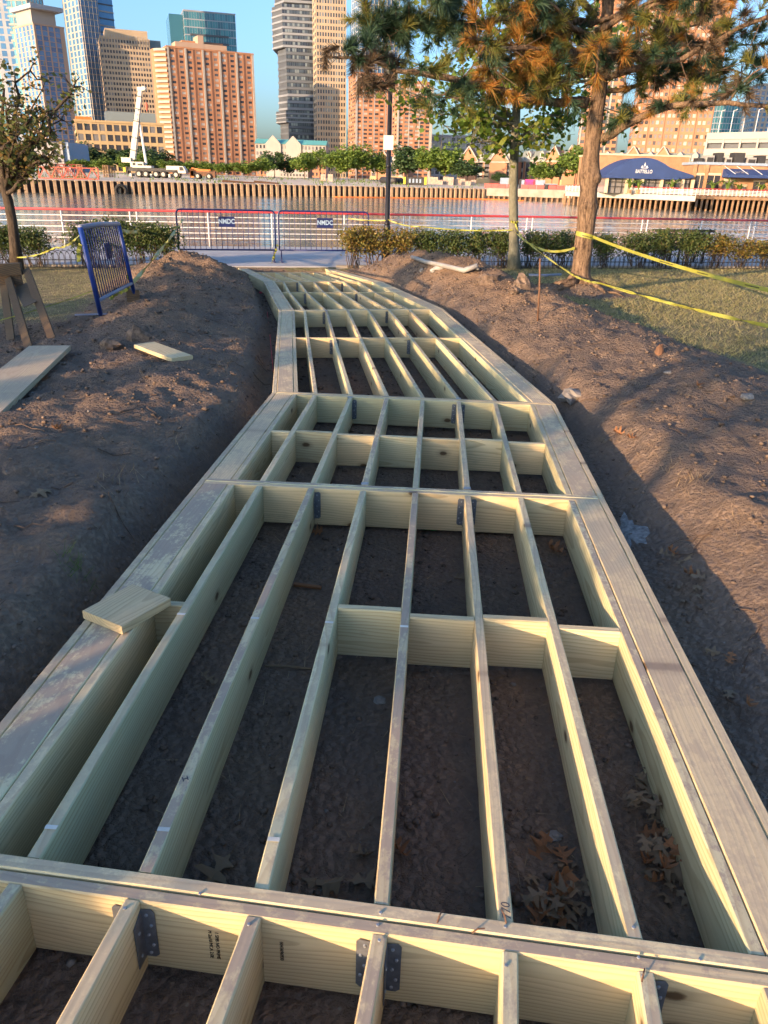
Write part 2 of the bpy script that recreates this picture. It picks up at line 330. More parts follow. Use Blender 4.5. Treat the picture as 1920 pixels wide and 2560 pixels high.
# corners of the frame in its own plane, near to far
LE = [(-1.519, -0.6), (-1.261, 1.417), (-0.989, 6.253), (-1.572, 10.768), (-2.540, 15.380), (-3.932, 19.737)]
RE = [(0.888, -0.6), (1.111, 1.139), (1.417, 6.134), (0.790, 11.402), (-0.185, 15.931), (-1.633, 20.346)]
XLn = (np.array([p[1] for p in LE]), np.array([p[0] for p in LE]))
XRn = (np.array([p[1] for p in RE]), np.array([p[0] for p in RE]))
SH = 0.22                                             # the shore runs askew: Y = v + 0.22 X
PATH_Z, WATER_Z = -0.45, -2.4
def sstep(a, b, x):
    t = np.clip((x-a)/(b-a), 0, 1); return t*t*(3-2*t)
GM = np.array(G)
def ground_fields(x, y):
    x = np.asarray(x, float); y = np.asarray(y, float)
    sh = y-SH*x
    lawn_z = PATH_Z-0.02 + np.maximum(0, 20.3-sh)*0.0285
    lawn_z = lawn_z + 0.05*fbm(x*0.35, y*0.35, 3, 5)
    q = -0.259*x+0.966*y
    dd = np.interp(q, [10.81, 15.47, 20.08], [0, 0.14, 0.32])
    deck_z = GM[2, 0]*x+GM[2, 1]*y+GM[2, 2]*(-dd)+GM[2, 3]
    w1 = 0.22*fbm(x*0.9, y*0.9, 3, 11); w2 = 0.10*fbm(x*3.1, y*3.1, 3, 12)
    dL = (np.interp(y, *XLn)-x)*0.985 + w1*0.6 + w2*0.6
    dR = (x-np.interp(y, *XRn))*0.975 + w1*0.6 + w2*0.6
    fade = sstep(20.0, 18.6, sh)
    aL = np.interp(y, [0, 4, 7, 9, 11.5, 14.2, 16.5, 19], [0.03, 0.06, 0.15, 0.26, 0.34, 0.54, 0.40, 0.12])
    aR = np.interp(y, [0, 4, 7, 9.5, 12, 15, 17, 19.5], [0.04, 0.07, 0.17, 0.31, 0.40, 0.46, 0.42, 0.15])
    cL = np.interp(y, [0, 6, 14], [1.3, 1.25, 1.55]); wL = np.interp(y, [0, 6, 14], [0.95, 0.9, 1.15])
    cR = np.interp(y, [0, 5, 10, 16], [1.7, 1.5, 1.25, 1.15]); wR = np.interp(y, [0, 6, 14], [1.1, 0.95, 0.8])
    lump = 1+1.5*fbm(x*0.55+3, y*0.55, 3, 31)+0.7*fbm(x*1.7, y*1.7, 2, 32)
    mound = (aL*np.exp(-((dL-cL)/wL)**2)+aR*np.exp(-((dR-cR)/wR)**2))*fade*lump
    # the mound of roots round the pine
    px, py = PINE[0], PINE[1]; rr = np.hypot(x-px, y-py)
    mound = mound + 0.20*np.exp(-(rr/0.95)**2)*(1+1.2*fbm(x*2.5, y*2.5, 3, 61))
    soilmask = np.maximum(np.maximum(sstep(3.0, 2.2, dL), sstep(10.5, 8.5, y)*sstep(7.5, 6.0, dL)), 0)*(dL > -5)
    left = (x < 0.5*(np.interp(y, *XLn)+np.interp(y, *XRn)))
    soil = np.where(left, soilmask, sstep(2.75, 2.0, dR-0.25*sstep(9, 3, y)))*sstep(20.4, 19.4, sh)
    soil = np.maximum(soil, sstep(1.5, 0.7, rr))
    bank = lawn_z + mound + soil*(0.12*fbm(x*2.2, y*2.2, 4, 41)+0.085*fbm(x*8, y*8, 3, 42)+0.06*fbm(x*19, y*19, 2, 43))
    floor = deck_z-0.262 + 0.05*fbm(x*2, y*2, 3, 51)+0.018*fbm(x*12, y*12, 3, 52)
    wideR = np.interp(y, [0, 3, 5, 8, 12], [0.95, 0.85, 0.62, 0.45, 0.38])
    tL = sstep(0.07, 0.34, dL); tR = sstep(0.10, 1, dR/wideR)
    t = np.where(left, tL, tR)*1.0
    t = np.where(y < 20, t, 1)
    inside = sstep(20.15, 19.9, sh)                    # the cut ends at the promenade
    z = bank*(1-(1-t)*inside)+floor*(1-t)*inside
    lawn = (1-soil)*(1-(1-t)*inside)*np.where(left, 0.58, 0.92)
    dry = np.clip(sstep(0.12, 0.45, mound)+0.6*(fbm(x*0.8, y*0.8, 3, 71)+0.1), 0, 1)*soil*t
    return z, np.clip(lawn, 0, 1), dry
PINE = (4.0, 13.3)
def ground_z(x, y): return float(ground_fields(np.array([x]), np.array([y]))[0][0])
# pine base from the photograph
_p = PZ(1447, 712, -0.1); PINE = (_p.x, _p.y)
def axis(parts):
    out = []
    for a, b, st in parts: out.append(np.arange(a, b-1e-6, st))
    return np.concatenate(out+[np.array([parts[-1][1]])])
gx = axis([(-70, -14, 4), (-14, -7.5, 0.5), (-7.5, -4.5, 0.09), (-4.5, 5.0, 0.045), (5.0, 9, 0.1), (9, 16, 0.5), (16, 70, 4)])
gy = axis([(-30, -2, 2), (-2, 0.8, 0.2), (0.8, 10, 0.045), (10, 16, 0.07), (16, 21.5, 0.11), (21.5, 22.3, 0.2)])
# rows follow the shore: row value s, Y = s + SH*x*blend
GXm, GSm = np.meshgrid(gx, gy)
bl = sstep(10, 20, GSm)
GYm = GSm + SH*GXm*bl - np.maximum(0, GSm-20.3)*1.0*0
keep = gy <= 20.45
GXm, GYm = GXm[keep], GYm[keep]
gz, glawn, gdry = ground_fields(GXm.ravel(), GYm.ravel())
ny, nx = GXm.shape
idx = np.arange(nx*ny).reshape(ny, nx)
gf = np.stack([idx[:-1, :-1].ravel(), idx[:-1, 1:].ravel(), idx[1:, 1:].ravel(), idx[1:, :-1].ravel()], 1)
gme = np_mesh('ground', np.stack([GXm.ravel(), GYm.ravel(), gz], 1), gf, M['soil'], True)
for nm, arr in (('lawn', glawn), ('dry', gdry)):
    a = gme.attributes.new(nm, 'FLOAT', 'POINT'); a.data.foreach_set('value', arr.astype(np.float32))
tag(inst('ground', gme), 'dug dark soil and dry lawn on both sides of the frame', None, kind='structure')

def shore(x, v): return Vector((x, v+SH*x, 0))
b = MB()
p = [shore(-90, 20.3), shore(90, 20.3), shore(90, 26.05), shore(-90, 26.05)]
b.prism([(q.x, q.y, PATH_Z) for q in p], (0, 0, -0.6))
o = b.build('promenade', M['path']); tag(o, 'grey concrete promenade along the water', None, kind='structure')
b = MB()
p = [shore(-90, 20.12), shore(-4.32, 20.12), shore(-4.32, 20.30), shore(-90, 20.30)]
b.prism([(q.x, q.y, PATH_Z-0.3) for q in p], (0, 0, 0.34))
p = [shore(-1.38, 20.12), shore(90, 20.12), shore(90, 20.30), shore(-1.38, 20.30)]
b.prism([(q.x, q.y, PATH_Z-0.3) for q in p], (0, 0, 0.34))
o = b.build('kerb', M['concrete']); tag(o, 'low kerb between lawn and promenade', None, kind='structure')
b = MB()
p = [shore(-90, 26.05), shore(90, 26.05), shore(90, 26.5), shore(-90, 26.5)]
b.prism([(q.x, q.y, PATH_Z-4), ] if False else [(q.x, q.y, PATH_Z-4) for q in p], (0, 0, 3.97))
o = b.build('quay_edge', M['concrete']); tag(o, 'concrete quay edge under the railing', None, kind='structure')

# ---- water
def water_mat():
    t = NT('harbour_water'); co = t.n('NewGeometry').outputs['Position']
    n1 = t.noise(t.mapv(co, (0.30, 0.85, 1)), 1.0, 3, 0.62, 0.6); n2 = t.noise(t.mapv(co, (1.3, 3.0, 1)), 1.0, 2, 0.6); n3 = t.noise(t.mapv(co, (0.035, 0.13, 1)), 1.0, 2, 0.5)
    h = t.math('ADD', t.math('MULTIPLY', n1, 1.0), t.math('MULTIPLY', n2, 0.14)); h = t.math('ADD', h, t.math('MULTIPLY', n3, 3.0))
    t.bsdf((0.21, 0.19, 0.145), 0.09, 0, t.bump(h, 1.0, 0.11), 0.5, IOR=1.333); return t.mat
M['water'] = water_mat()
b = MB(); b.add([(-900, 10, WATER_Z), (900, 10, WATER_Z), (900, 320, WATER_Z), (-900, 320, WATER_Z)], [(0, 1, 2, 3)])
tag(b.build('water', M['water']), 'rippled harbour water reflecting the towers', None, kind='structure')
# ---- far land, behind the bulkheads
M['yard'] = plain('gravel_yard', (0.60, 0.48, 0.35), 0.95, var=0.2, scale=0.15, bump=0.1)
WA, WBp, WC = Vector((-95, 137, 0)), Vector((22.5, 194, 0)), Vector((47, 187, 0))   # line of the far bulkheads
LAND_Z = -0.15
fx = [-900, WA.x, -60, -20, WBp.x, WC.x, 52, 120, 900]; fyw = [137, WA.y, float(np.interp(-60, [WA.x, WBp.x], [WA.y, WBp.y])), float(np.interp(-20, [WA.x, WBp.x], [WA.y, WBp.y])), WBp.y, WC.y, 168, 164, 150]
b = MB(); rows = [(0.9, LAND_Z-4), (0.9, LAND_Z), (131, LAND_Z+1.1), (4500, LAND_Z+1.1)]
vs = [(x*(1 if d < 200 else 6), y+d, z) for d, z in rows for x, y in zip(fx, fyw)]; k = len(fx)
b.add(vs, [(r*k+i, r*k+i+1, (r+1)*k+i+1, (r+1)*k+i) for r in range(3) for i in range(k-1)])
tag(b.build('far_land', M['yard']), 'gravel yard and land on the far shore', None, kind='structure')
# ================================================================ the boardwalk frame
deck = thing('boardwalk_frame', 'unfinished boardwalk frame of pale treated joists and beams bending down to the water', 'boardwalk')
deck.matrix_world = G
BH = 0.235
def isect(p, d, q, e):                                  # 2D line intersection
    p, d, q, e = Vector(p[:2]), Vector(d[:2]), Vector(q[:2]), Vector(e[:2])
    den = d.x*e.y-d.y*e.x; t = ((q.x-p.x)*e.y-(q.y-p.y)*e.x)/den; return p+d*t
def V2(p): return Vector((p[0], p[1]))
def plank(name, a0, a1, b1, b0, mat, ztop=0.0, h=BH, parent=None, ch=0.004, dropped=True, jit=0.0):
    """a board with plan corners a0,a1 (near end) and b1,b0 (far end)"""
    o0 = (V2(a0)+V2(a1))/2; o1 = (V2(b0)+V2(b1))/2; d = (o1-o0)
    za = ztop-(drop(*o0) if dropped else 0)+jit; zb = ztop-(drop(*o1) if dropped else 0)+jit
    X = Vector((d.x, d.y, zb-za)).normalized(); Yv = Vector((-X.y, X.x, 0)).normalized(); Zv = X.cross(Yv)
    org = Vector((o0.x, o0.y, za-h/2))
    Mx = Matrix(((X.x, Yv.x, Zv.x, org.x), (X.y, Yv.y, Zv.y, org.y), (X.z, Yv.z, Zv.z, org.z), (0, 0, 0, 1)))
    inv = Mx.inverted(); vs = []
    for (l, r, z) in ((a0, a1, za), (b0, b1, zb)):
        L = inv @ Vector((l[0], l[1], z-h/2)); Rr = inv @ Vector((r[0], r[1], z-h/2))
        yl, yr = L.y, Rr.y; s = 1 if yl > yr else -1
        def xat(y): return L.x+(Rr.x-L.x)*((y-yl)/(yr-yl))
        for (y, zz) in ((yl, -h/2+ch), (yl-s*ch, -h/2), (yr+s*ch, -h/2), (yr, -h/2+ch), (yr, h/2-ch), (yr+s*ch, h/2), (yl-s*ch, h/2), (yl, h/2-ch)):
            vs.append((xat(y), y, zz))
    m = MB(); fs = [(k, (k+1) % 8, 8+(k+1) % 8, 8+k) for k in range(8)]
    fs += [tuple(range(7, -1, -1)), tuple(range(8, 16))]
    if V2(a0).x > V2(a1).x: fs = [tuple(reversed(f)) for f in fs]
    m.add(vs, fs); o = m.build(name, mat, deck if parent is None else parent)
    o.matrix_local = Mx; return o
# beam lines: centre, angle, thickness, plies
class Beam:
    def __init__(s, c, ang, th, plies): s.c = Vector(c); s.a = R(ang); s.th = th; s.n = plies; s.d = Vector((math.cos(s.a), math.sin(s.a))); s.nrm = Vector((-s.d.y, s.d.x))
    def line(s, off): return s.c+s.nrm*off, s.d
BM = [Beam((-0.3, -0.56), 0, 0.08, 2), Beam((-0.135, 1.285), -6.68, 0.081, 2), Beam((0.0333, 4.088), -2.4, 0.081, 2), Beam((0.141, 6.181), -2.9, 0.081, 2),
      Beam((-0.194, 8.905), 8.8, 0.040, 1), Beam((-0.391, 11.085), 15.03, 0.081, 2), Beam((-1.026, 13.519), 14.0, 0.040, 1), Beam((-1.362, 15.655), 13.4, 0.081, 2),
      Beam((-2.272, 18.196), 15.9, 0.040, 1), Beam((-2.782, 20.04), 14.9, 0.040, 1)]
# which edge segment each bay belongs to, and its joist lines (two points give joist 0 and joist 5 at each end)
SEG = [0, 1, 1, 2, 2, 3, 3, 4, 4]
def edge(side, k, off):                                 # the outer edge line of segment k, moved inwards by off
    E = LE if side == 'L' else RE; p, q = V2(E[k]), V2(E[k+1]); d = (q-p).normalized()
    nrm = Vector((d.y, -d.x)) if side == 'L' else Vector((-d.y, d.x))
    return p+nrm*off, d
# stringers: outer board, thick beam, inner board
for side in 'LR':
    for k in range(5):
        i0 = {0: 0, 1: 1, 2: 3, 3: 5, 4: 7}[k]; i1 = {0: 1, 1: 3, 2: 5, 3: 7, 4: 9}[k]
        def cut(o1, o2, ba, bb, oa, ob, nm, mat, jit=0):
            l1, l2 = edge(side, k, o1), edge(side, k, o2); A, B_ = BM[ba].line(oa), BM[bb].line(ob)
            plank(nm, isect(*l1, *A), isect(*l2, *A), isect(*l2, *B_), isect(*l1, *B_), mat, jit=jit)
        cut(0.0, 0.038, i0, i1, 0.001, -0.001, 'outer_board', M['wood'], random.uniform(-0.002, 0.002))
        for j in range(i0, i1):
            oa, ob = BM[j].th/2+0.001, -BM[j+1].th/2-0.001
            if BM[j].n == 1 and j not in (9,): oa = 0.001 if False else oa
            cut(0.041, 0.181, j, j+1, oa, ob, 'stringer_beam', M['wood'], random.uniform(-0.002, 0.002))
            cut(0.1835, 0.2215, j, j+1, oa, ob, 'inner_board', M['wood'], random.uniform(-0.003, 0.003))
# cross beams
for i, B_ in enumerate(BM):
    k = min(SEG[min(i, 8)], 4); kp = SEG[max(0, i-1)]
    t = B_.th/B_.n
    for n in range(B_.n):
        o1 = -B_.th/2+n*t; o2 = o1+t-(0.005 if B_.n == 2 and n == 0 else 0.0)
        A, D = B_.line(o1), B_.line(o2)
        ke = kp if n == 0 and B_.n == 2 else k
        l, r = edge('L', ke, 0.0395), edge('R', ke, 0.0395)
        a0, a1, b1, b0 = isect(*l, *A), isect(*l, *D), isect(*r, *D), isect(*r, *A)
        plank('cross_beam', a0, a1, b1, b0, M['wood'] if i else M['wood'], jit=0.0008*(n*2-1))
# joists
JP = {0: [((-1.185, -0.5), (0.39, -0.5)), ((-0.899, 1.335), (0.632, 1.150))],
      1: [((-0.890, 1.415), (0.632, 1.235)), ((-0.7335, 4.15), (0.7935, 4.06))],
      2: [((-0.7335, 4.15), (0.7935, 4.06)), ((-0.6195, 6.16), (0.9045, 6.09))],
      3: [((-0.621, 6.278), (0.913, 6.198)), ((-0.952, 8.783), (0.570, 9.017))],
      4: [((-0.952, 8.783), (0.570, 9.017)), ((-1.209, 10.803), (0.290, 11.20))],
      5: [((-1.229, 10.886), (0.260, 11.32)), ((-1.760, 13.36), (-0.290, 13.73))],
      6: [((-1.760, 13.36), (-0.290, 13.73)), ((-2.135, 15.40), (-0.655, 15.75))],
      7: [((-2.20, 15.50), (-0.72, 15.84)), ((-2.985, 18.0), (-1.525, 18.41))]}
JL = {}
for s, (pa, pb) in JP.items():
    A, D = BM[s].line(BM[s].th/2+0.001), BM[s+1].line(-BM[s+1].th/2-0.001)
    for i in range(6):
        f = i/5; p = V2(pa[0]).lerp(V2(pa[1]), f); q = V2(pb[0]).lerp(V2(pb[1]), f); d = (q-p).normalized(); nr = Vector((-d.y, d.x))*0.019
        JL[(s, i)] = (p, d)
        plank('joist', isect(p+nr, d, *A), isect(p-nr, d, *A), isect(p-nr, d, *D), isect(p+nr, d, *D), M['wood'], jit=random.uniform(-0.004, 0.001))
def bayline(s, i):                                      # i = -1: left inner board, 6: right inner board
    if i == -1: p, d = edge('L', SEG[s], 0.2215)
    elif i == 6: p, d = edge('R', SEG[s], 0.2215)
    else: return JL[(s, i)]
    return p, d
def block(s, i, near, mat=None, top=0.0, hh=BH, th=0.038, ang=None, nm='blocking'):  # between joist i-1 and joist i, near face through deck point `near`
    (p, d), (q, e) = bayline(s, i-1), bayline(s, i)
    nl = Vector((d.y, -d.x)); a = BM[s].a if ang is None else R(ang)
    offl = 0.0195 if i-1 >= 0 else 0.001; offr = 0.0195 if i <= 5 else 0.001
    p = p+nl*offl; q = q-Vector((e.y, -e.x))*offr
    bd = Vector((math.cos(a), math.sin(a))); bn = Vector((-bd.y, bd.x)); n0 = V2(near)
    return plank(nm, isect(p, d, n0, bd), isect(p, d, n0+bn*th, bd), isect(q, e, n0+bn*th, bd), isect(q, e, n0, bd), mat or M['wood_clean'], top, hh)
def dpx(px, py, up=0.0):                                # photo pixel on the frame's top plane (raised by up)
    x, y, f = basis(R(23.5153), R(1.7395)); r = x*((px-960)/F_PX)-y*((py-1280)/F_PX)+f
    t = -(DECK_H-up)/r.z; return Vector((r.x*t, r.y*t))
for i, (px, py) in enumerate([(690, 1079), (785, 1080), (890, 1088), (985, 1091), (1100, 1097), (1210, 1099), (1325, 1107)]):
    block(2, i, dpx(px, py), ang=-2.6, top=-0.001*i)
for i, (px, py) in ((3, (925, 1524)), (4, (1100, 1547)), (5, (1290, 1550)), (6, (1480, 1576))):
    block(1, i, dpx(px, py), ang=-2.8, top=-0.002)
block(1, 0, dpx(444, 1508), ang=-2.8, top=-0.012)
# joist hangers: a strap each side of the joist with nail heads
def hanger(s, i, far_end=True, h=0.17, side=(-1, 1), top=False):
    p, d = bayline(s, i); Bm = BM[s+1] if far_end else BM[s]
    face = Bm.line(-Bm.th/2-0.0015 if far_end else Bm.th/2+0.0015); c = isect(p, d, *face); sg = -1 if far_end else 1
    z1 = -drop(*c)-0.022; m = MB(); X = Vector((Bm.d.x, Bm.d.y, 0)); N = Vector((Bm.nrm.x, Bm.nrm.y, 0))*sg; c3 = Vector((c.x, c.y, 0))
    for sd in side:
        def q(a, n, z): return c3+X*(sd*a)+N*n+Vector((0, 0, z1-z))
        a0, a1 = 0.021, 0.021+0.034
        poly = [q(a0, 0.001, 0.004), q(a1-0.008, 0.001, 0.0), q(a1, 0.001, 0.01), q(a1, 0.001, h-0.01), q(a1-0.01, 0.001, h), q(a0, 0.001, h)]
        m.prism(poly, N*0.002)
        m.prism([q(a0-0.0018, 0.001, 0.004), q(a0-0.0018, 0.045, 0.025), q(a0-0.0018, 0.045, h-0.005), q(a0-0.0018, 0.001, h)], X*(sd*0.002))
        for zz, aa in ((0.02, 0.034), (0.055, 0.044), (0.09, 0.034), (0.125, 0.044), (0.155, 0.034)):
            m.tube([q(aa, 0.003, zz), q(aa, 0.0066, zz)], [0.0048, 0.0036], 7, True, 1)
        for zz in (0.06, 0.14): m.tube([c3+X*(sd*(a0-0.0015))+N*0.025+Vector((0, 0, z1-zz)), c3+X*(sd*(a0+0.003))+N*0.025+Vector((0, 0, z1-zz))], 0.0045, 6, True, 1)
    if top:
        m.prism([c3+X*-0.021+N*0.002+Vector((0, 0, -drop(*c)+0.0025)), c3+X*0.021+N*0.002+Vector((0, 0, -drop(*c)+0.0025)), c3+X*0.021+N*0.05+Vector((0, 0, -drop(*c)+0.0025)), c3+X*-0.021+N*0.05+Vector((0, 0, -drop(*c)+0.0025))], (0, 0, 0.002))
    return m.build('joist_hanger', [M['dark_steel'], M['steel']], deck)
hanger(0, 1); hanger(0, 3); hanger(0, 6-1+0, side=(1,)) if False else None
hanger(1, 1, side=(1,)); hanger(1, 4); hanger(2, 1, side=(1,)); hanger(2, 4); hanger(3, 1); hanger(3, 4, side=(-1,)); hanger(4, 1, side=(-1,)); hanger(4, 4, side=(-1,))
hanger(5, 1, side=(-1,)); hanger(5, 4, side=(-1,)); hanger(6, 1, side=(-1,)); hanger(6, 4, side=(-1,)); hanger(0, 5, side=(1,))
def metal_tab(s, i, far_end=True, along=0.045):         # bright end of a strap bent over the joist's top
    p, d = bayline(s, i); Bm = BM[s+1] if far_end else BM[s]
    c = isect(p, d, *Bm.line(-Bm.th/2 if far_end else Bm.th/2)); dd = d*(-1 if far_end else 1); n = Vector((-d.y, d.x)); z = -drop(*c)+0.0015
    q = [c+dd*0.006+n*0.0215, c+dd*0.006-n*0.0215, c+dd*along-n*0.0215, c+dd*along+n*0.0215]
    m = MB(); m.prism([(v.x, v.y, z) for v in q], (0, 0, 0.0018)); m.build('strap_end', M['steel'], deck)
metal_tab(2, 2, False); metal_tab(2, 4, False); metal_tab(3, 4, False, 0.03); metal_tab(2, 1, True, 0.03); metal_tab(4, 1, True, 0.03); metal_tab(4, 4, True, 0.03)
# nail heads and screws on the near cross beam
for (px, py) in ((951, 2283), (1263, 2318), (944, 2314), (948, 2352), (1596, 2395), (1606, 2442), (312, 2272), (622, 2312), (1583, 2320), (1265, 2415), (500, 2235), (1750, 2400)):
    u = dpx(px, py); m = MB(); m.tube([(u.x, u.y, 0.0005), (u.x, u.y, 0.004)], [0.0045, 0.0038], 7); m.build('screw_head', M['steel'], deck)
for (px, py, dx, dy) in ((1093, 2307, 0.006, 0.012), (1266, 2309, -0.004, 0.014), (1180, 2333, 0.014, 0.003), (1604, 2455, 0.006, 0.012)):
    u = dpx(px, py); m = MB(); m.tube([(u.x, u.y, 0.0), (u.x+dx, u.y+dy, 0.012), (u.x+2.2*dx, u.y+2.2*dy, 0.009)], [0.0022, 0.002, 0.0016], 5); m.build('bent_nail', M['rust'], deck)
# writing on the wood
def stamp(body, size, pos, Xv, Zv, mat, sh=0.0):
    Xv, Zv = Vector(Xv).normalized(), Vector(Zv).normalized(); Yv = Zv.cross(Xv)
    o = inst('stamped_lettering', text_mesh(body, size, 0.0003, mat, font_shear=sh), deck)
    o.matrix_local = Matrix(((Xv.x, Yv.x, Zv.x, pos[0]), (Xv.y, Yv.y, Zv.y, pos[1]), (Xv.z, Yv.z, Zv.z, pos[2]), (0, 0, 0, 1)))
bf = BM[1]; fn = Vector((-bf.nrm.x, -bf.nrm.y, 0)); fo = -bf.th/2-0.0016
def onface(bm, px, py, z):
    pl = dpx(px, py); l = bm.line(-bm.th/2-0.0016); t = (pl-l[0]).dot(l[1]); q = l[0]+l[1]*t; return (q.x, q.y, z)
stamp('1 SPIB NO PRIME', 0.0135, onface(bf, 535, 2282, -0.122), (0, 0, -1), fn, M['ink'])
stamp('M 2x10 MCA 2.0E', 0.0135, onface(bf, 517, 2282, -0.120), (0, 0, -1), fn, M['ink'])
stamp('0043696930', 0.0135, onface(bf, 700, 2305, -0.108), (0, 0, -1), fn, M['ink'])
p, d = JL[(1, 4)]; u = dpx(1266, 2278)
stamp('770', 0.032, (u.x, u.y, 0.0012), (d.x, d.y, 0), (0, 0, 1), M['pencil'], 0.15)
u = (JL[(1, 1)][0]+JL[(1, 1)][1]*0.33); stamp('H', 0.028, (u.x, u.y, 0.0012), (1, 0.5, 0), (0, 0, 1), M['pencil'])
for (i, (px, py), body) in ((5, (1215, 1120), '2'), (3, (1075, 1600), 'H'), (4, (1120, 1610), '2'), (5, (1330, 1600), '6'), (6, (1480, 1620), '7')):
    pass
# pale lumber-yard marks across the joist tops
for (px, py, i) in ((270, 1524, 0), (128, 2068, 0), (633, 1545, 1), (405, 2073, 1), (680, 2098, 2), (824, 1556, 2), (1010, 1566, 3)):
    u = dpx(px, py); p, d = JL[(1, i)]; t = (u-p).dot(d); c = p+d*t; n = Vector((-d.y, d.x))*0.0165
    m = MB(); m.prism([(v.x, v.y, 0.0004) for v in (c+n-d*0.007, c-n-d*0.007, c-n+d*0.007, c+n+d*0.007)], (0, 0, 0.0008)); m.build('chalk_mark', M['white_chalk'] if 'white_chalk' in M else M['wood_clean'], deck)
# loose boards
def loose(name, label, corners, th, mat, cat='board', z=0.0):
    """corners: four world points of the top face, in order"""
    P = [Vector(c) for c in corners]; ctr = sum(P, Vector())/4
    X = ((P[1]-P[0])+(P[2]-P[3])).normalized(); Yv = ((P[3]-P[0])+(P[2]-P[1])); Yv = (Yv-X*Yv.dot(X)).normalized(); Z = X.cross(Yv)
    if Z.z < 0: Yv = -Yv; Z = -Z
    hx = ((P[1]-P[0]).length+(P[2]-P[3]).length)/4; hy = ((P[3]-P[0]).length+(P[2]-P[1]).length)/4
    m = MB(); c = 0.003; vs = []
    for x in (-hx, hx):
        for (y, zz) in ((-hy, -th+c), (-hy+c, -th), (hy-c, -th), (hy, -th+c), (hy, -c), (hy-c, 0), (-hy+c, 0), (-hy, -c)): vs.append((x, y, zz))
    m.add(vs, [(k, 8+k, 8+(k+1) % 8, (k+1) % 8) for k in range(8)]+[tuple(range(8)), tuple(range(15, 7, -1))])
    o = m.build(name, mat)
    o.matrix_world = Matrix(((X.x, Yv.x, Z.x, ctr.x), (X.y, Yv.y, Z.y, ctr.y), (X.z, Yv.z, Z.z, ctr.z), (0, 0, 0, 1)))
    return tag(o, label, cat)
cs = [dpx(px, py, 0.041) for px, py in ((200, 1527), (327, 1463), (428, 1491), (310, 1565))]
loose('board_offcut', 'short pale board offcut lying across the left stringer of the frame', [G @ Vector((u.x, u.y, 0.041)) for u in cs], 0.038, M['wood_clean'])
zz = ground_z(*PZ(400, 885, 0.15).xy)
# ================================================================ things on the near shore
_Y = np.concatenate([np.arange(0.9, 12, 0.01), np.arange(12, 40, 0.03)])
def PG(px, py, up=0.0):                                # photo pixel -> point on the ground sheet
    d = ray(px, py); X = _Y*d.x/d.y; Z = CAM_Z+_Y*d.z/d.y
    g = ground_fields(X, _Y)[0]; sh = _Y-SH*X; g = np.where(sh > 20.3, PATH_Z, g)
    k = int(np.argmax(Z < g+up)); return Vector((X[k], _Y[k], g[k]+up))
def PV(px, py, v):                                     # photo pixel -> point on the vertical plane Y - SH*X = v
    d = ray(px, py); return CAM+d*(v/(d.y-SH*d.x))
SHA = math.atan(SH)

# ---- loose planks and sawhorse
g = [PG(px, py) for px, py in ((336, 862), (385, 857), (485, 890), (425, 898))]; zt = max(p.z for p in g)+0.05
loose('pine_board', 'short pale pine board lying on the left soil mound', [PZ(px, py, zt) for px, py in ((336, 860), (425, 896), (485, 888), (385, 855))], 0.038, M['wood_clean'])
zt = PG(125, 880).z+0.10
loose('scaffold_plank', 'long grey weathered plank on the soil at the left edge', [PZ(px, py, zt) for px, py in ((95, 866), (-120, 1047), (-125, 1108), (154, 862))], 0.045, M['wood_grey'])
zt2 = PG(1100, 1300).z
sw = thing('sawhorse', 'old brown wooden sawhorse with plywood gusset at the left edge', 'sawhorse', PG(60, 850))
base = Vector(sw.location)
E1 = PY(54, 672, 9.55); E0 = PY(-230, 684, 9.35)
m = MB(); m.bar(E0-base, E1-base, 0.09, 0.14); m.build('top_beam', M['wood_old'], sw)
m = MB(); m.bar(E0-base+Vector((0, 0, -0.13)), E1-base+Vector((-0.02, 0, -0.13)), 0.05, 0.12); m.build('lower_beam', M['wood_old'], sw)
f1, f2, f3 = PG(72, 866), PG(131, 846), PG(27, 848)
for a, f in ((E1+Vector((-0.16, -0.05, -0.12)), f1), (E1+Vector((0.03, 0.06, -0.02)), f2), (E1+Vector((-0.28, 0.06, -0.15)), f3), (E0+Vector((0, 0, 0)), E0+Vector((-0.2, 0.3, -0.85)))):
    m = MB(); m.bar(Vector(a)-base, Vector(f)-base+Vector((0, 0, -0.02)), 0.085, 0.04, (0.3, -1, 0.1)); m.build('leg', M['wood_old'], sw)
m = MB(); q = [E1+Vector((-0.14, -0.01, -0.2)), E1+Vector((0.03, 0.03, -0.17)), E1.lerp(f2, 0.5)+Vector((0.0, 0, 0)), E1.lerp(f1, 0.56)+Vector((-0.03, 0.03, 0.02))]
m.prism([p-base for p in q], (0.01, 0.02, 0)); m.build('gusset', M['wood_old'], sw)

# ---- leaning blue barrier
def fitY(px, py, foot, L):                              # the point on the pixel's ray at distance L from foot, on the near side
    best = None
    for Y in np.arange(foot.y-1.2, foot.y+1.2, 0.01):
        p = PY(px, py, Y); e = abs((p-foot).length-L)
        if best is None or e < best[0]: best = (e, p)
    return best[1]
F1, F2 = PG(252, 789), PG(338, 748)
T1 = PY(200, 568, F1.y-0.15); T2 = PY(296, 560, F2.y-0.35)
bl = thing('leaning_barrier', 'blue steel crowd barrier leaning to the left, tied with yellow tape', 'barrier', F1); o_ = F1
m = MB(); m.tube([F1-o_, T1-o_], 0.028, 10); m.build('post', M['blue'], bl, smooth=True)
m = MB(); m.tube([F2-o_, T2-o_], 0.028, 10); m.build('post', M['blue'], bl, smooth=True)
lo = 0.17
BL1, BL2 = F1.lerp(T1, lo), F2.lerp(T2, 0.22)
m = MB(); m.tube([T1-o_, T1.lerp(T2, 0.5)-o_+Vector((0, 0, 0.015)), T2-o_], 0.03, 10); m.build('top_rail', M['grey_pipe'], bl, smooth=True)
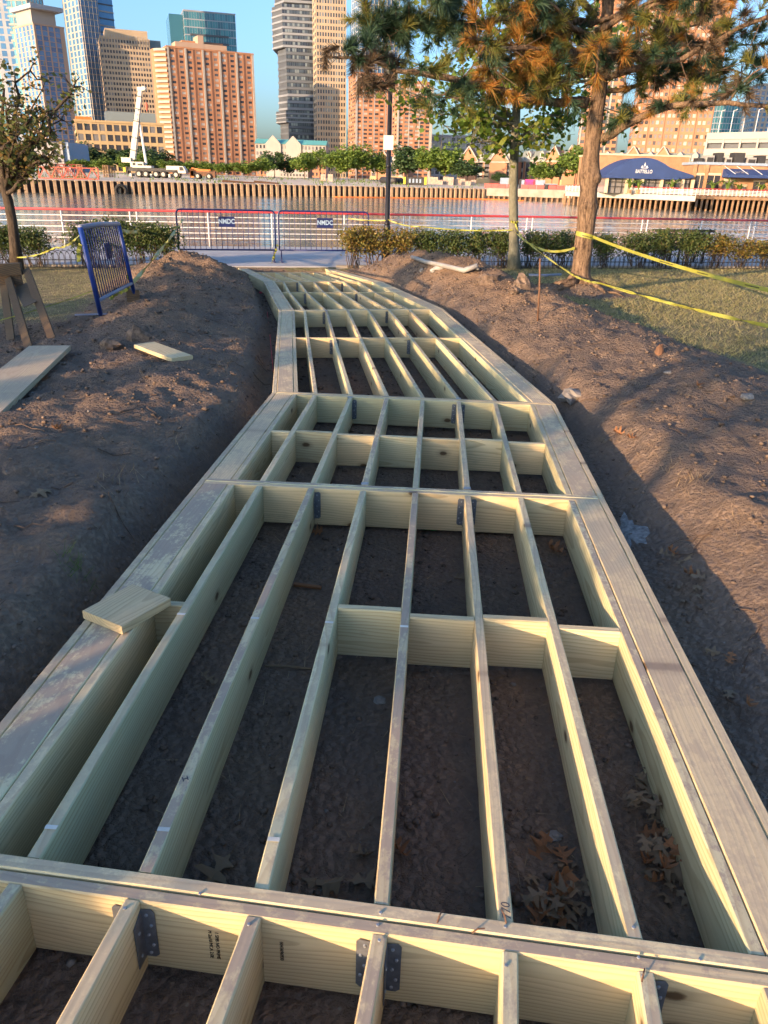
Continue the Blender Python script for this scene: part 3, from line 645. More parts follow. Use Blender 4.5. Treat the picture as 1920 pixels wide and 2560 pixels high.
m = MB(); m.tube([BL1-o_, BL2-o_], 0.024, 8); m.build('bottom_rail', M['grey_pipe'], bl, smooth=True)
for i in range(1, 17):
    f = i/17; m = MB(); m.tube([BL1.lerp(BL2, f)-o_, T1.lerp(T2, f)-o_], 0.0075, 6); m.build('bar', M['navy'], bl, smooth=True)
m = MB(); a, b2, c, d = BL1.lerp(BL2, .50).lerp(T1.lerp(T2, .50), .50), BL1.lerp(BL2, .66).lerp(T1.lerp(T2, .66), .50), BL1.lerp(BL2, .66).lerp(T1.lerp(T2, .66), .74), BL1.lerp(BL2, .50).lerp(T1.lerp(T2, .50), .74)
m.prism([p-o_+Vector((-0.01, -0.02, 0)) for p in (a, b2, c, d)], (-0.004, -0.006, 0)); m.build('sign_plate', M['navy'], bl)
m = MB(); m.bar(F1-o_+Vector((-0.28, -0.1, 0.015)), F1-o_+Vector((0.32, 0.12, 0.015)), 0.05, 0.012); m.build('foot', M['grey_pipe'], bl)
blk = MB(); c_ = PG(334, 748); blk.box(-0.09, 0.09, -0.07, 0.07, -0.02, 0.14)
tag(blk.build('anchor_block', M['wood_old'], None, c_, (0, 0, 0.3)), 'small brown block on the ground under the yellow tape', 'block')

# ---- promenade barriers with lettering plates
M['pale_blue'] = plain('pale_blue_letters', (0.34, 0.47, 0.62), 0.6, var=0.15)
def barrier(pxl, pxr, v, label, plate):
    A, B_ = PV(pxl, 640, v), PV(pxr, 643, v); A.z = B_.z = PATH_Z; L = (B_-A).length
    t = thing('crowd_barrier', label, 'barrier', A, math.atan2(B_.y-A.y, B_.x-A.x), 'blue crowd barriers on the promenade')
    H0, H1, r = 0.30, 1.26, 0.10
    pts = [(0, 0, H0), (0, 0, H1-r)]+[(r-r*math.cos(a), 0, H1-r+r*math.sin(a)) for a in (0.5, 1.05)]+[(r, 0, H1), (L-r, 0, H1)]+[(L-r+r*math.sin(a), 0, H1-r+r*math.cos(a)) for a in (0.5, 1.05)]+[(L, 0, H1-r), (L, 0, H0)]
    m = MB(); m.tube(pts, 0.021, 8); m.build('frame', M['navy'], t, smooth=True)
    m = MB(); m.tube([(0, 0, H0), (L, 0, H0)], 0.021, 8); m.build('bottom_rail', M['navy'], t, smooth=True)
    n = int(L/0.135)
    bm = MB(); bm.tube([(0, 0, H0), (0, 0, H1)], 0.0075, 6); bme = bm.mesh('bar', M['navy'], True)
    for i in range(1, n): inst('bar', bme, t, (L*i/n, 0, 0))
    for x in (0.05, L-0.05):
        m = MB(); m.tube([(x, 0, H0), (x, 0, 0.02)], 0.019, 8); m.bar((x, -0.3, 0.018), (x, 0.3, 0.018), 0.05, 0.012); m.build('foot', M['navy'], t)
    x0, x1 = L*plate[0], L*plate[1]
    m = MB(); m.box(x0, x1, -0.018, -0.012, 0.86, 1.10); pl = m.build('sign_plate', M['navy'], t)
    o = inst('lettering', text_mesh('NMDC', 0.15, 0.0015, M['pale_blue'], bold=0.004), pl, ((x0+x1)/2, -0.021, 0.985), (math.pi/2, 0, 0), (0.92, 1.05, 1))
    return t, L, A, B_
b1 = barrier(449, 690, 21.35, 'blue barred crowd barrier left of the joint, its whole lettered plate in view', (0.42, 0.585))
b2 = barrier(699, 920, 21.35, 'blue barred crowd barrier right of the joint, partly behind the yellow bush', (0.42, 0.60))

# ---- railing with red top
rl = thing('quay_railing', 'white tubular railing with red top rail along the quay', 'railing', shore(0, 25.85)+Vector((0, 0, PATH_Z)), SHA)
for zz in (0.15, 0.305, 0.46, 0.615, 0.77):
    m = MB(); m.tube([(-40, 0, zz+0.1), (40, 0, zz+0.1)], 0.014, 6); m.build('rail', M['white'], rl, smooth=True)
m = MB(); m.tube([(-40, 0, 1.03), (40, 0, 1.03)], 0.034, 8); m.build('top_rail', M['red'], rl, smooth=True)
pm = MB(); pm.tube([(0, 0, 0.0), (0, 0, 1.0)], 0.022, 8); pme = pm.mesh('post', M['white'], True)
for i in range(-9, 9):
    for dx in (0, 2.1, 4.05): inst('post', pme, rl, (i*4.25+dx+0.6, 0, 0))

# ---- lamp post with white sign
lp = PV(966, 640, 20.75); lp.z = PATH_Z
lt = thing('lamp_post', 'tall black lamp post with small white sign behind the yellow bush', 'lamp post', lp)
m = MB(); m.tube([(0, 0, 0), (0, 0, 0.08), (0, 0, 0.1), (0, 0, 0.75), (0, 0, 0.8)], [0.17, 0.17, 0.13, 0.12, 0.08], 12); m.build('base', M['black'], lt, smooth=True)
m = MB(); m.tube([(0, 0, 0.78), (0, 0, 0.98), (0, 0, 1.0), (0, 0, 4.15)], [0.09, 0.085, 0.065, 0.055], 12); m.build('pole', M['black'], lt, smooth=True)
for z in (1.0, 2.35, 2.9): m = MB(); m.tube([(0, 0, z), (0, 0, z+0.05)], 0.082 if z < 2 else 0.066, 12); m.build('collar', M['black'], lt, smooth=True)
m = MB(); m.tube([(0, 0, 4.15), (0, 0, 4.2), (0, 0, 4.3), (0, 0, 4.6), (0, 0, 4.75), (0, 0, 4.85)], [0.12, 0.13, 0.16, 0.2, 0.12, 0.02], 12); m.build('lantern', M['black'], lt, smooth=True)
s1 = PV(959, 338, 20.69); s2 = PV(983, 375, 20.69)
m = MB(); m.box(s1.x-lp.x, s2.x-lp.x, -0.075, -0.066, s2.z-lp.z, s1.z-lp.z); m.build('sign', M['white'], lt)

# ---- bench behind the hedge
bp = PV(1697, 640, 21.2); bp.z = PATH_Z
bt = thing('park_bench', 'dark slatted park bench behind the right hedge', 'bench', bp, SHA)
for i, z in enumerate((0.52, 0.64, 0.76, 0.88)):
    m = MB(); m.box(-0.95, 0.95, -0.02+0.03*i*-1, 0.01-0.03*i, z, z+0.075); m.build('back_slat', M['dark_bark'], bt)
for i in range(4):
    m = MB(); m.box(-0.95, 0.95, 0.06+i*0.1, 0.14+i*0.1, 0.43, 0.46); m.build('seat_slat', M['dark_bark'], bt)
for x in (-0.8, 0, 0.8):
    m = MB(); m.bar((x, 0.03, 0.0), (x, 0.0, 0.5), 0.05, 0.05); m.bar((x, 0.0, 0.45), (x, -0.10, 0.97), 0.05, 0.04); m.bar((x, 0.45, 0), (x, 0.45, 0.43), 0.05, 0.05); m.bar((x, 0, 0.41), (x, 0.47, 0.41), 0.05, 0.04); m.build('iron_support', M['black'], bt)

# ---- low hoop fences
def hoop_mesh():
    m = MB(); w, h, r = 0.115, 0.40, 0.115; pts = [(-w, 0, -0.05), (-w, 0, h-r)]+[(-w*math.cos(a), 0, h-r+r*math.sin(a)) for a in (0.5, 1.05, 1.57, 2.1, 2.64)]+[(w, 0, h-r), (w, 0, -0.05)]
    m.tube(pts, 0.008, 5, False); return m.mesh('hoop', M['black'], True)
HM = hoop_mesh()
def hoop_fence(pa, pb, v, label):
    A, B_ = PV(pa, 655, v), PV(pb, 660, v); A.z = B_.z = PATH_Z-0.02; L = (B_-A).length
    t = thing('hoop_fence', label, 'fence', A, SHA, 'low hoop fences along the hedge')
    x = 0; k = 0
    while x < L: inst('hoop', HM, t, (x, 0.008*(k % 2), 0)); x += 0.128; k += 1
    for z in (0.03, 0.19):
        m = MB(); m.bar((0, 0.015, z), (L, 0.015, z), 0.012, 0.02); m.build('rail', M['black'], t)
hoop_fence(985, 1990, 19.93, 'low black fence of iron hoops along the right hedge')
hoop_fence(-120, 440, 19.93, 'low black fence of iron hoops along the left hedge')

# ---- hedge shrubs
def leaf_quads(n, pos, size, up=0.4, fold=True, elong=1.7):
    """n leaf-shaped quads at pos (n,3): returns verts, faces"""
    a = rng.normal(size=(n, 3)); a[:, 2] *= 0.7; a /= np.linalg.norm(a, axis=1)[:, None]
    nr = rng.normal(size=(n, 3)); nr[:, 2] += up; b_ = np.cross(a, nr); b_ /= np.linalg.norm(b_, axis=1)[:, None]
    s = size*(0.6+0.8*rng.random(n))[:, None]
    v = np.stack([pos-a*s*elong/2, pos+b_*s/2, pos+a*s*elong/2, pos-b_*s/2], 1).reshape(-1, 3)
    return v, np.arange(4*n).reshape(n, 4)
def shrub_meshes(seed, mat, n=2600, w=0.62, d=0.42, h=0.95):
    r = np.random.default_rng(seed); random.seed(seed)
    st = MB(); tips = []
    for k in range(13):
        a = random.uniform(0, 6.28); rr = random.uniform(0.05, 0.5); p = Vector((random.uniform(-.18, .18), random.uniform(-.1, .1), -0.03)); pts = [p]
        tx, ty = math.cos(a)*rr*w*1.3, math.sin(a)*rr*d*1.3
        for i in range(1, 5):
            f = i/4; pts.append(Vector((p.x+tx*f+random.uniform(-.05, .05), p.y+ty*f+random.uniform(-.05, .05), h*0.82*f)))
        st.tube(pts, [0.014, 0.011, 0.009, 0.006, 0.003], 5, False); tips += pts[2:]
        for j in (2, 3):
            q = pts[j]+Vector((random.uniform(-.3, .3), random.uniform(-.2, .2), random.uniform(.05, .25))); st.tube([pts[j], q], [0.006, 0.002], 4, False); tips.append(q)
    tips = np.array([list(t) for t in tips])
    c = tips[r.integers(0, len(tips), n)]+r.normal(size=(n, 3))*np.array([0.12, 0.10, 0.09])
    keep = (c[:, 2] > 0.16) & (r.random(n) < np.clip(c[:, 2]*2.1-0.15, 0.1, 1)); c = c[keep]
    c[:, 2] = np.minimum(c[:, 2], h+0.08*r.random(len(c))+0.06*np.sin(c[:, 0]*5+seed))
    v, f = leaf_quads(len(c), c, 0.037)
    return st.mesh('stems', M['twig'], True), np_mesh('foliage', v, f, mat)
SHR = [shrub_meshes(3+i, M['hedge_leaf']) for i in range(3)]+[shrub_meshes(13+i, M['hedge_yellow'], 2000) for i in range(2)]
def shrub(px, kind, sc, label, sz=1.0):
    p = PV(px, 655, 20.12 if px < 800 else 20.15); p.z = PATH_Z-0.02
    t = thing('hedge_shrub', label, 'shrub', p, SHA+random.uniform(-.3, .3) + (math.pi if random.random() < .5 else 0), 'shrubs of the clipped hedge')
    inst('stems', SHR[kind][0], t, sc=(sc, sc, sz)); inst('foliage', SHR[kind][1], t, sc=(sc, sc, sz))
for px, kd, sc, sz, lab in ((18, 0, 1.0, 1.0, 'dark green shrub behind the small tree at the left edge'), (92, 1, 0.95, 0.95, 'dark green shrub right of the small tree, before the gap'), (225, 2, 0.95, 1.1, 'dark green shrub behind the upper left of the leaning barrier'),
        (300, 0, 1.0, 1.15, 'dark green shrub behind the right side of the leaning barrier'), (362, 1, 1.0, 1.1, 'dark green shrub midway between the two blue barriers at left'), (418, 2, 0.8, 1.05, 'dark green shrub at the left end of the promenade barrier'),
        (884, 3, 0.9, 1.05, 'yellowing shrub in front of the promenade barrier'), (935, 4, 1.0, 1.05, 'yellowing shrub just left of the lamp post'), (1000, 3, 1.0, 1.0, 'yellowing shrub just right of the lamp post'), (1062, 0, 1.0, 1.0, 'green shrub, second to the right of the lamp post'),
        (1128, 1, 1.0, 1.0, 'green shrub, third to the right of the lamp post'), (1190, 2, 1.0, 1.0, 'green shrub, fourth to the right of the lamp post'), (1250, 0, 1.0, 1.0, 'green shrub just left of the thin maple trunk'), (1330, 1, 1.0, 1.0, 'green shrub just right of the thin maple trunk'), (1400, 2, 1.05, 1.0, 'green shrub just left of the pine trunk'),
        (1505, 0, 0.9, 0.95, 'green shrub just right of the pine trunk'), (1592, 1, 1.0, 1.0, 'green shrub at the left end of the bench'), (1655, 2, 1.0, 1.08, 'green shrub before the left half of the bench'), (1722, 0, 1.0, 1.08, 'green shrub before the right half of the bench'), (1790, 3, 1.1, 0.98, 'yellow green shrub at the right end of the bench'), (1850, 4, 1.1, 0.85, 'yellow green shrub lower than its neighbours near the right edge'), (1912, 3, 1.0, 0.8, 'yellow brown shrub at the right edge')):
    shrub(px, kd, sc, lab, sz)

# ---- caution tapes
def ribbon(name, label, pts, w, sag=0.0, twist=0.0, n=24, face=(0, -0.25, 1), marks=(), cat='tape', w2=None):
    P = []
    seg = len(pts)-1
    for s in range(seg):
        for i in range(n+(s == seg-1)):
            f = i/n; p = Vector(pts[s]).lerp(Vector(pts[s+1]), f); p.z -= sag*4*f*(1-f); P.append(p)
    vs = []; N = len(P)
    for i, p in enumerate(P):
        d = (P[min(i+1, N-1)]-P[max(i-1, 0)]).normalized(); u = Vector(face); u = (u-d*u.dot(d)).normalized()
        q = Quaternion(d, twist*math.sin(i*0.9+2)+(twist*0.5)*math.sin(i*2.3)); u = q @ u
        ww = w+((w2-w)*i/N if w2 else 0); vs += [p+u*ww/2, p-u*ww/2]
    off = Vector((0.0006, 0.0006, 0)); vs += [v+off for v in vs]; k = 2*N
    fs = [(2*i, 2*i+1, 2*i+3, 2*i+2) for i in range(N-1)]+[(k+2*i+2, k+2*i+3, k+2*i+1, k+2*i) for i in range(N-1)]
    fs += [(2*i+2, k+2*i+2, k+2*i, 2*i) for i in range(N-1)]+[(2*i+1, k+2*i+1, k+2*i+3, 2*i+3) for i in range(N-1)]
    m = MB(); m.add(vs, fs); t = thing(name, label, cat, P[0]); m2 = MB(); m2.v = [tuple(Vector(v)-P[0]) for v in m.v]; m2.f = m.f; m2.m = m.m
    m2.build('strip', M['tape'], t)
    for (fa, fb) in marks:                              # printed words, too small to read
        i0, i1 = int(fa*(N-1)), int(fb*(N-1)); mm = MB(); c = 5*(i1-i0)
        a0, a1 = P[i0], P[i1]; d = (a1-a0).normalized(); u = (Vector(vs[2*i0])-Vector(vs[2*i0+1])).normalized(); nn = d.cross(u); nn = nn if nn.y < 0 else -nn
        L = (a1-a0).length; x = 0; random.seed(i0)
        while x < L:
            g = random.uniform(0.008, 0.018); h = w*random.uniform(0.09, 0.16); f = (i0+(i1-i0)*x/L)/(N-1); j = f*(N-1); p = P[int(j)].lerp(P[min(N-1, int(j)+1)], j-int(j))
            mm.prism([p+u*(-h)+nn*0.003-P[0], p+d*g+u*(-h)+nn*0.003-P[0], p+d*g+u*h+nn*0.003-P[0], p+u*h+nn*0.003-P[0]], nn*0.0006); x += g+0.007
        mm.build('printed_words', M['ink'], t)
    return t
pxr = Vector((PINE[0], PINE[1], 0)); pr = 0.19
W = PY(1484, 588, PINE[1]-0.12)
ribbon('caution_tape', 'broad yellow caution tape from the pine trunk to the right edge', [PY(1482, 592, PINE[1]-0.1), PY(1935, 729, 8.4)], 0.048, 0.05, 0.12, 40, face=(0, -0.2, 1), marks=((0.50, 0.58), (0.70, 0.76), (0.9, 0.96)))
zb = PY(1450, 588, PINE[1]).z; m = MB(); N = 28; wrap = thing('tape_wrap', 'yellow caution tape wound round the pine trunk', 'tape', (PINE[0], PINE[1], zb))
# ================================================================ trees of the near shore
def zat(py, px=1466): return PY(px, py, PINE[1]).z
TZ = [(-0.25, 0.30), (-0.05, 0.245), (0.12, 0.205), (0.35, 0.188), (zat(573), 0.178), (zat(535), 0.185), (zat(518), 0.205), (zat(500), 0.185), (zat(470), 0.178), (zat(452), 0.205), (zat(438), 0.215), (zat(422), 0.185), (zat(395), 0.16), (zat(355), 0.16), (zat(335), 0.165), (zat(300), 0.15), (zat(240), 0.142), (zat(180), 0.138), (zat(130), 0.135), (zat(60), 0.115), (zat(-60), 0.10), (zat(-400), 0.05)]
def trunk_r(z): return 0.89*float(np.interp(z, [a for a, b in TZ], [b for a, b in TZ]))
gz0 = ground_z(*PINE); LEAN = (PINE[0]-PY(1480, 150, PINE[1]).x)
def pine_c(z): return Vector((PINE[0]+0.02*math.sin(z*2.1)-LEAN*0.35*np.clip(z/3.6, 0, 1.3), PINE[1]+0.02*math.cos(z*1.7), z))
# the tape wound round the trunk, and its neighbours
vs = []; N = 30
for k in range(N+1):
    a = 2*math.pi*k/N; c = pine_c(zb); rr = trunk_r(zb)+0.008
    for dz in (0.04, -0.04): vs.append((c.x+rr*math.cos(a)-PINE[0], c.y+rr*math.sin(a)-PINE[1], dz-0.05*math.cos(a)*0.7))
m = MB(); m.add(vs, [(2*i, 2*i+2, 2*i+3, 2*i+1) for i in range(N)]); m.build('strip', M['tape'], wrap)
mm = MB(); random.seed(3)
for k in range(9):
    a = -math.pi/2-0.55+k*0.13; rr = trunk_r(zb)+0.0105; c = pine_c(zb); h = random.uniform(.008, .014); zc = -0.05*math.cos(a)*0.7-0.012
    q = [(c.x+rr*math.cos(a+d)-PINE[0], c.y+rr*math.sin(a+d)-PINE[1], zc+e) for d, e in ((0, -h), (0.085, -h), (0.085, h), (0, h))]; mm.prism(q, (0, -0.0006, 0))
mm.build('printed_words', M['ink'], wrap)
MAPLE = PV(1287, 655, 19.75); MAPLE.z = PATH_Z+0.02
def mp(px, py): return PV(px, py, 19.6)
ribbon('caution_tape', 'pale twisted tape sagging from the thin maple to the pine', [mp(1286, 556), PY(1330, 612, 18.5), PY(1437, 620, PINE[1]-0.15)], 0.05, 0.10, 0.5, 24, marks=())
ribbon('caution_tape', 'thin yellow tape from the maple past the pine foot to the right edge', [mp(1287, 580), PY(1428, 685, PINE[1]-0.3), PY(1500, 708, 12.6), PY(1930, 817, 8.6)], 0.030, 0.03, 0.8, 24, marks=((0.72, 0.76), (0.86, 0.9)), w2=0.045)
ribbon('caution_tape', 'thin yellow tape from the lamp post to the maple above the hedge', [PV(970, 549, 20.65), PV(1050, 566, 20.2), mp(1281, 575)], 0.03, 0.05, 0.5, 20)
ribbon('tape_knot', 'yellow tape tied round the slim maple trunk', [mp(1277, 553), mp(1290, 558), mp(1296, 553)], 0.06, 0.0, 0.7, 8)
ribbon('caution_tape', 'yellow tape above the promenade railing left of the lamp post', [PV(870, 546, 21.3), PV(964, 551, 20.65)], 0.03, 0.02, 0.4, 12)
ribbon('caution_tape', 'yellow string from the left edge to the leaning barrier foot', [PY(-30, 808, 8.7), F1.lerp(T1, 0.30)], 0.012, 0.02, 0.6, 20)
ribbon('caution_tape', 'yellow tape from the small left tree to the leaning barrier', [PV(34, 643, 19.3), PY(140, 618, 14.5), T1.lerp(F1, 0.06)], 0.032, 0.06, 0.9, 16)
ribbon('caution_tape', 'yellow tape from the leaning barrier to the promenade barrier', [T2.lerp(F2, 0.07), PV(350, 577, 20.0), PV(450, 566, 21.3)], 0.06, 0.03, 0.6, 16)
ribbon('caution_tape', 'pale tape stretched from the promenade barrier down to the brown block', [PV(457, 548, 21.3), c_+Vector((0, 0, 0.22))], 0.06, 0.05, 0.7, 22)
ribbon('tape_end', 'bunched yellow tape hanging beside the brown block', [c_+Vector((-0.02, -0.05, 0.55)), c_+Vector((0.0, -0.09, 0.2)), c_+Vector((-0.30, -0.15, 0.03))], 0.085, 0.0, 0.9, 10)
ribbon('tape_end', 'yellow tape end hanging at the joint of the two promenade barriers', [PV(694, 612, 21.25), PV(688, 632, 21.2), PV(678, 662, 21.1)], 0.07, 0.0, 0.8, 10)
ribbon('tape_end', 'yellow tape end fluttering from the leaning barrier left post', [T1.lerp(F1, 0.18)+Vector((-0.03, -0.03, 0)), T1.lerp(F1, 0.25)+Vector((-0.07, -0.03, 0)), T1.lerp(F1, 0.36)+Vector((-0.10, -0.02, -0.02))], 0.05, 0.0, 0.7, 8)

# ---- the pine
pine = thing('pine_tree', 'old pine with thick trunk and browning needles right of the frame', 'tree', (PINE[0], PINE[1], gz0)); PB = Vector((PINE[0], PINE[1], gz0))
def rough_tube(pts, rad, n, amp, seed):
    """a trunk with uneven girth: returns verts, faces"""
    m = MB(); m.tube(pts, rad, n); vs = []
    k = 0
    for i, p in enumerate(pts):
        for j in range(n):
            v = Vector(m.v[i*n+j]); d = v-Vector(p); f = 1+amp*(mnoise.noise(Vector((v.x*6+seed, v.y*6, v.z*2.2)))+0.6*mnoise.noise(Vector((v.x*16, v.y*16+seed, v.z*4))))
            vs.append(tuple(Vector(p)+d*f))
    m.v = vs; return m
zs = np.concatenate([np.arange(-0.25, 4.6, 0.06)])
m = rough_tube([pine_c(z)-PB for z in zs], [trunk_r(z)*(1+0.55*max(0, 0.12-z)) for z in zs], 22, 0.11, 2)
m.build('trunk', M['pine_bark'], pine, smooth=True)
for zk, an, rk in ((zat(515), -1.75, 0.10), (zat(446), -0.75, 0.12), (zat(440), -2.4, 0.09), (zat(345), -0.4, 0.09)):
    c = pine_c(zk); R0 = trunk_r(zk); m = MB(); d = Vector((math.cos(an), math.sin(an), 0.05)); p = c+d*(R0*0.72)
    m.tube([p-d*0.08, p, p+d*rk*0.45, p+d*rk*0.62], [rk*1.15, rk, rk*0.72, rk*0.25], 10); m.build('burl', M['pine_bark'], pine, (-PB), smooth=True)
for k in range(9):                                       # surface roots
    a = k*0.7+random.uniform(-.2, .2); pts = []; L = random.uniform(0.45, 1.0)
    for i in range(6):
        f = i/5; r = 0.17+f*L; aa = a+0.5*f*math.sin(k*3.0); x, y = PINE[0]+r*math.cos(aa), PINE[1]+r*math.sin(aa); pts.append(Vector((x, y, ground_z(x, y)+0.035*(1-f)+0.008*math.sin(i*2+k)))-PB)
    m = MB(); m.tube(pts, [0.075, 0.055, 0.042, 0.032, 0.022, 0.008], 7); m.build('root', M['pine_bark'], pine, smooth=True)
BR = []                                                 # limbs: (photo pixels, depth offset from the trunk at each, r0, r1)
def limb(pix, dep, r0, r1): BR.append(([PY(px, py, PINE[1]+d) for (px, py), d in zip(pix, dep)], r0, r1))
limb([(1470, 258), (1400, 256), (1340, 250), (1255, 226), (1147, 201), (1070, 186), (993, 174), (927, 150), (869, 143), (812, 140)], [0, -.1, -.25, -.5, -.8, -1, -1.2, -1.3, -1.4, -1.4], 0.085, 0.016)
limb([(1478, 140), (1400, 132), (1357, 123), (1280, 119), (1232, 112), (1170, 96)], [0, -.3, -.5, -.9, -1.1, -1.3], 0.085, 0.02)
limb([(1470, 185), (1430, 190), (1400, 204), (1350, 225)], [0, -.2, -.4, -.7], 0.05, 0.012)
limb([(1488, 347), (1530, 333), (1558, 316), (1608, 288), (1666, 267), (1743, 261), (1820, 254), (1935, 268)], [0, -.15, -.3, -.5, -.8, -1.1, -1.4, -1.7], 0.085, 0.03)
limb([(1485, 235), (1550, 226), (1627, 200), (1724, 181), (1800, 176), (1900, 190)], [0, .1, .2, .4, .5, .6], 0.05, 0.012)
limb([(1490, 195), (1550, 184), (1627, 162), (1704, 147), (1820, 86), (1935, 34)], [0, -.2, -.4, -.5, -.6, -.8], 0.065, 0.03)
limb([(1485, 60), (1400, 45), (1300, 40), (1200, 58), (1080, 62), (960, 70), (910, 60)], [0, .1, .2, .2, .2, .1, 0], 0.07, 0.014)
limb([(1485, 40), (1440, -20), (1380, -60), (1250, -90), (1100, -60), (960, -20)], [0, -.4, -.8, -1, -1, -1], 0.06, 0.014)
limb([(1490, 80), (1560, 40), (1650, 10), (1780, -10), (1930, -30)], [0, -.3, -.5, -.7, -.9], 0.055, 0.02)
limb([(1488, 110), (1570, 95), (1650, 80), (1740, 60), (1830, 20)], [0, .4, .8, 1.0, 1.2], 0.045, 0.012)
limb([(1480, 90), (1430, 70), (1390, 20), (1350, -30)], [0, -.5, -.9, -1.3], 0.05, 0.012)
limb([(1820, 254), (1850, 215), (1885, 180), (1930, 150)], [-1.4, -1.5, -1.6, -1.7], 0.02, 0.008)
limb([(1147, 201), (1110, 240), (1080, 272), (1062, 262)], [-.8, -.9, -1, -1], 0.014, 0.006)
limb([(993, 174), (975, 210), (960, 228), (940, 205)], [-1.2, -1.2, -1.3, -1.3], 0.018, 0.007)
limb([(905, 146), (900, 185), (893, 225), (890, 250)], [-1.35, -1.4, -1.4, -1.4], 0.010, 0.005)
limb([(915, 150), (922, 190), (928, 220), (935, 245)], [-1.35, -1.35, -1.35, -1.3], 0.010, 0.005)
limb([(1255, 226), (1215, 170), (1195, 130), (1230, 60)], [-.5, -.4, -.3, -.2], 0.02, 0.007)
limb([(1150, 200), (1185, 165), (1210, 140)], [-.8, -.7, -.6], 0.014, 0.006)
random.seed(77)
for k in range(13):                                      # further limbs high in the crown
    x1, y1, dd = random.uniform(1180, 1930), random.uniform(-120, 190), random.uniform(-1.6, 1.6); y0 = min(y1+random.uniform(20, 90), 150)
    limb([(1482, y0), ((1482+x1)/2, (y0+y1)/2-15), (x1, y1)], [0, dd*.6, dd], 0.04, 0.010)
random.seed(21)
def pixel_of(p):
    d = p-CAM; z = d.dot(CF); return 960+F_PX*d.dot(CX)/z, 1280-F_PX*d.dot(CY)/z
TUFT = []; tw = MB()
for pts, r0, r1 in BR:
    fine = []
    for i in range(len(pts)-1):
        for k in range(4):
            f = k/4; p = pts[i].lerp(pts[i+1], f); p = p+Vector((mnoise.noise(p*2.3), mnoise.noise(p*2.3+Vector((7, 0, 0))), mnoise.noise(p*2.3+Vector((0, 5, 0)))))*0.045; fine.append(p)
    fine[0] = pts[0]; fine.append(pts[-1]); n = len(fine); rad = [r0+(r1-r0)*(i/(n-1))**0.8 for i in range(n)]
    m = rough_tube([p-PB for p in fine], rad, 10 if r0 > 0.03 else 6, 0.10, r0*100); m.build('branch', M['pine_bark'], pine, smooth=True)
    L = sum((pts[i+1]-pts[i]).length for i in range(len(pts)-1))
    for k in range(int(L*(10 if r0 > 0.03 else 7))):
        f = random.uniform(0.28 if r0 > 0.03 else 0.15, 1.0); j = int(f*(n-1)); p = fine[j]
        px, py = pixel_of(p)
        d = Vector((random.gauss(0, 1), random.gauss(0, 1), random.gauss(0.15, 0.7))).normalized(); l = random.uniform(0.18, 0.62)
        if py > 235 and px > 1500: l *= 0.7; d.z = abs(d.z)
        if px < 1000 and py > 120: l *= 0.4
        q1 = p+d*l*0.5+Vector((0, 0, random.uniform(-.05, .05))); q2 = p+d*l+Vector((0, 0, random.uniform(-.12, .10)))
        tw.tube([p-PB, q1-PB, q2-PB], [0.009, 0.006, 0.004], 4, False)
        if random.random() < 0.78: TUFT.append((q2, (q2-q1).normalized()))
        if px < 1180 and py < 128:
            for e in range(3):
                q4 = p+Vector((random.gauss(0, .16), random.gauss(0, .2), random.gauss(0.02, .15))); tw.tube([p-PB, q4-PB], [0.006, 0.003], 4, False); TUFT.append((q4, (q4-p).normalized()))
        if random.random() < 0.35:
            q3 = q1+Vector((random.gauss(0, .2), random.gauss(0, .2), random.gauss(0, .15))); tw.tube([q1-PB, q3-PB], [0.005, 0.003], 4, False); TUFT.append((q3, (q3-q1).normalized()))
    TUFT.append((fine[-1], (fine[-1]-fine[-2]).normalized()))
tag(tw.build('twigs', M['twig'], pine), kind='stuff')
def tuft_mesh(seed, mat, n=140, droop=0.0, L0=0.19):
    r = np.random.default_rng(seed); V = []; 
    s = r.random(n)*0.16-0.13                            # needles spread back along the shoot
    th = r.random(n)*2*np.pi; sp = 0.35+0.85*r.random(n)
    dirs = np.stack([np.cos(sp), np.sin(sp)*np.cos(th), np.sin(sp)*np.sin(th)], 1); dirs[:, 0] = np.where(s < -0.06, dirs[:, 0]*0.7, dirs[:, 0])
    b0 = np.stack([s, 0*s, 0*s], 1); L = L0*(0.65+0.6*r.random(n))[:, None]; tip = b0+dirs*L
    side = np.cross(dirs, r.normal(size=(n, 3))); side /= np.linalg.norm(side, axis=1)[:, None]; w = 0.0046
    v = np.stack([b0-side*w, b0+side*w, tip], 1).reshape(-1, 3); return np_mesh('needles', v, np.arange(3*n).reshape(n, 3), mat)
TM = {k: [tuft_mesh(i+h*10, M[k]) for i in range(3)] for h, k in enumerate(('needle_dark', 'needle_mid', 'needle_orange', 'needle_grey'))}
vis = []
for q, d in TUFT:
    px, py = pixel_of(q)
    if -60 < px < 1980 and -90 < py < 420: vis.append((q, d, px, py))
random.shuffle(vis); many = []
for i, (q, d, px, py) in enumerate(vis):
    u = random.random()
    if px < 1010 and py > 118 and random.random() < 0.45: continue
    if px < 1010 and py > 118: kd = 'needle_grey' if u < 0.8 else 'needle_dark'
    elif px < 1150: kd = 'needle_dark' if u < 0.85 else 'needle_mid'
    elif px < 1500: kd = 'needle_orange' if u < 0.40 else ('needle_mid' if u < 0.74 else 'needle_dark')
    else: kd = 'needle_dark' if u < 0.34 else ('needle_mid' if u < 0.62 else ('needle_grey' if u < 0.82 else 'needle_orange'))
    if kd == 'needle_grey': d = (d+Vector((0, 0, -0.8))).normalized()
    quat = d.to_track_quat('X', 'Z'); s = random.uniform(0.85, 1.35)
    me = random.choice(TM[kd])
    if i < 300:
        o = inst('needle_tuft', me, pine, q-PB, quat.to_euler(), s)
    else: many.append((me, q-PB, quat, s))
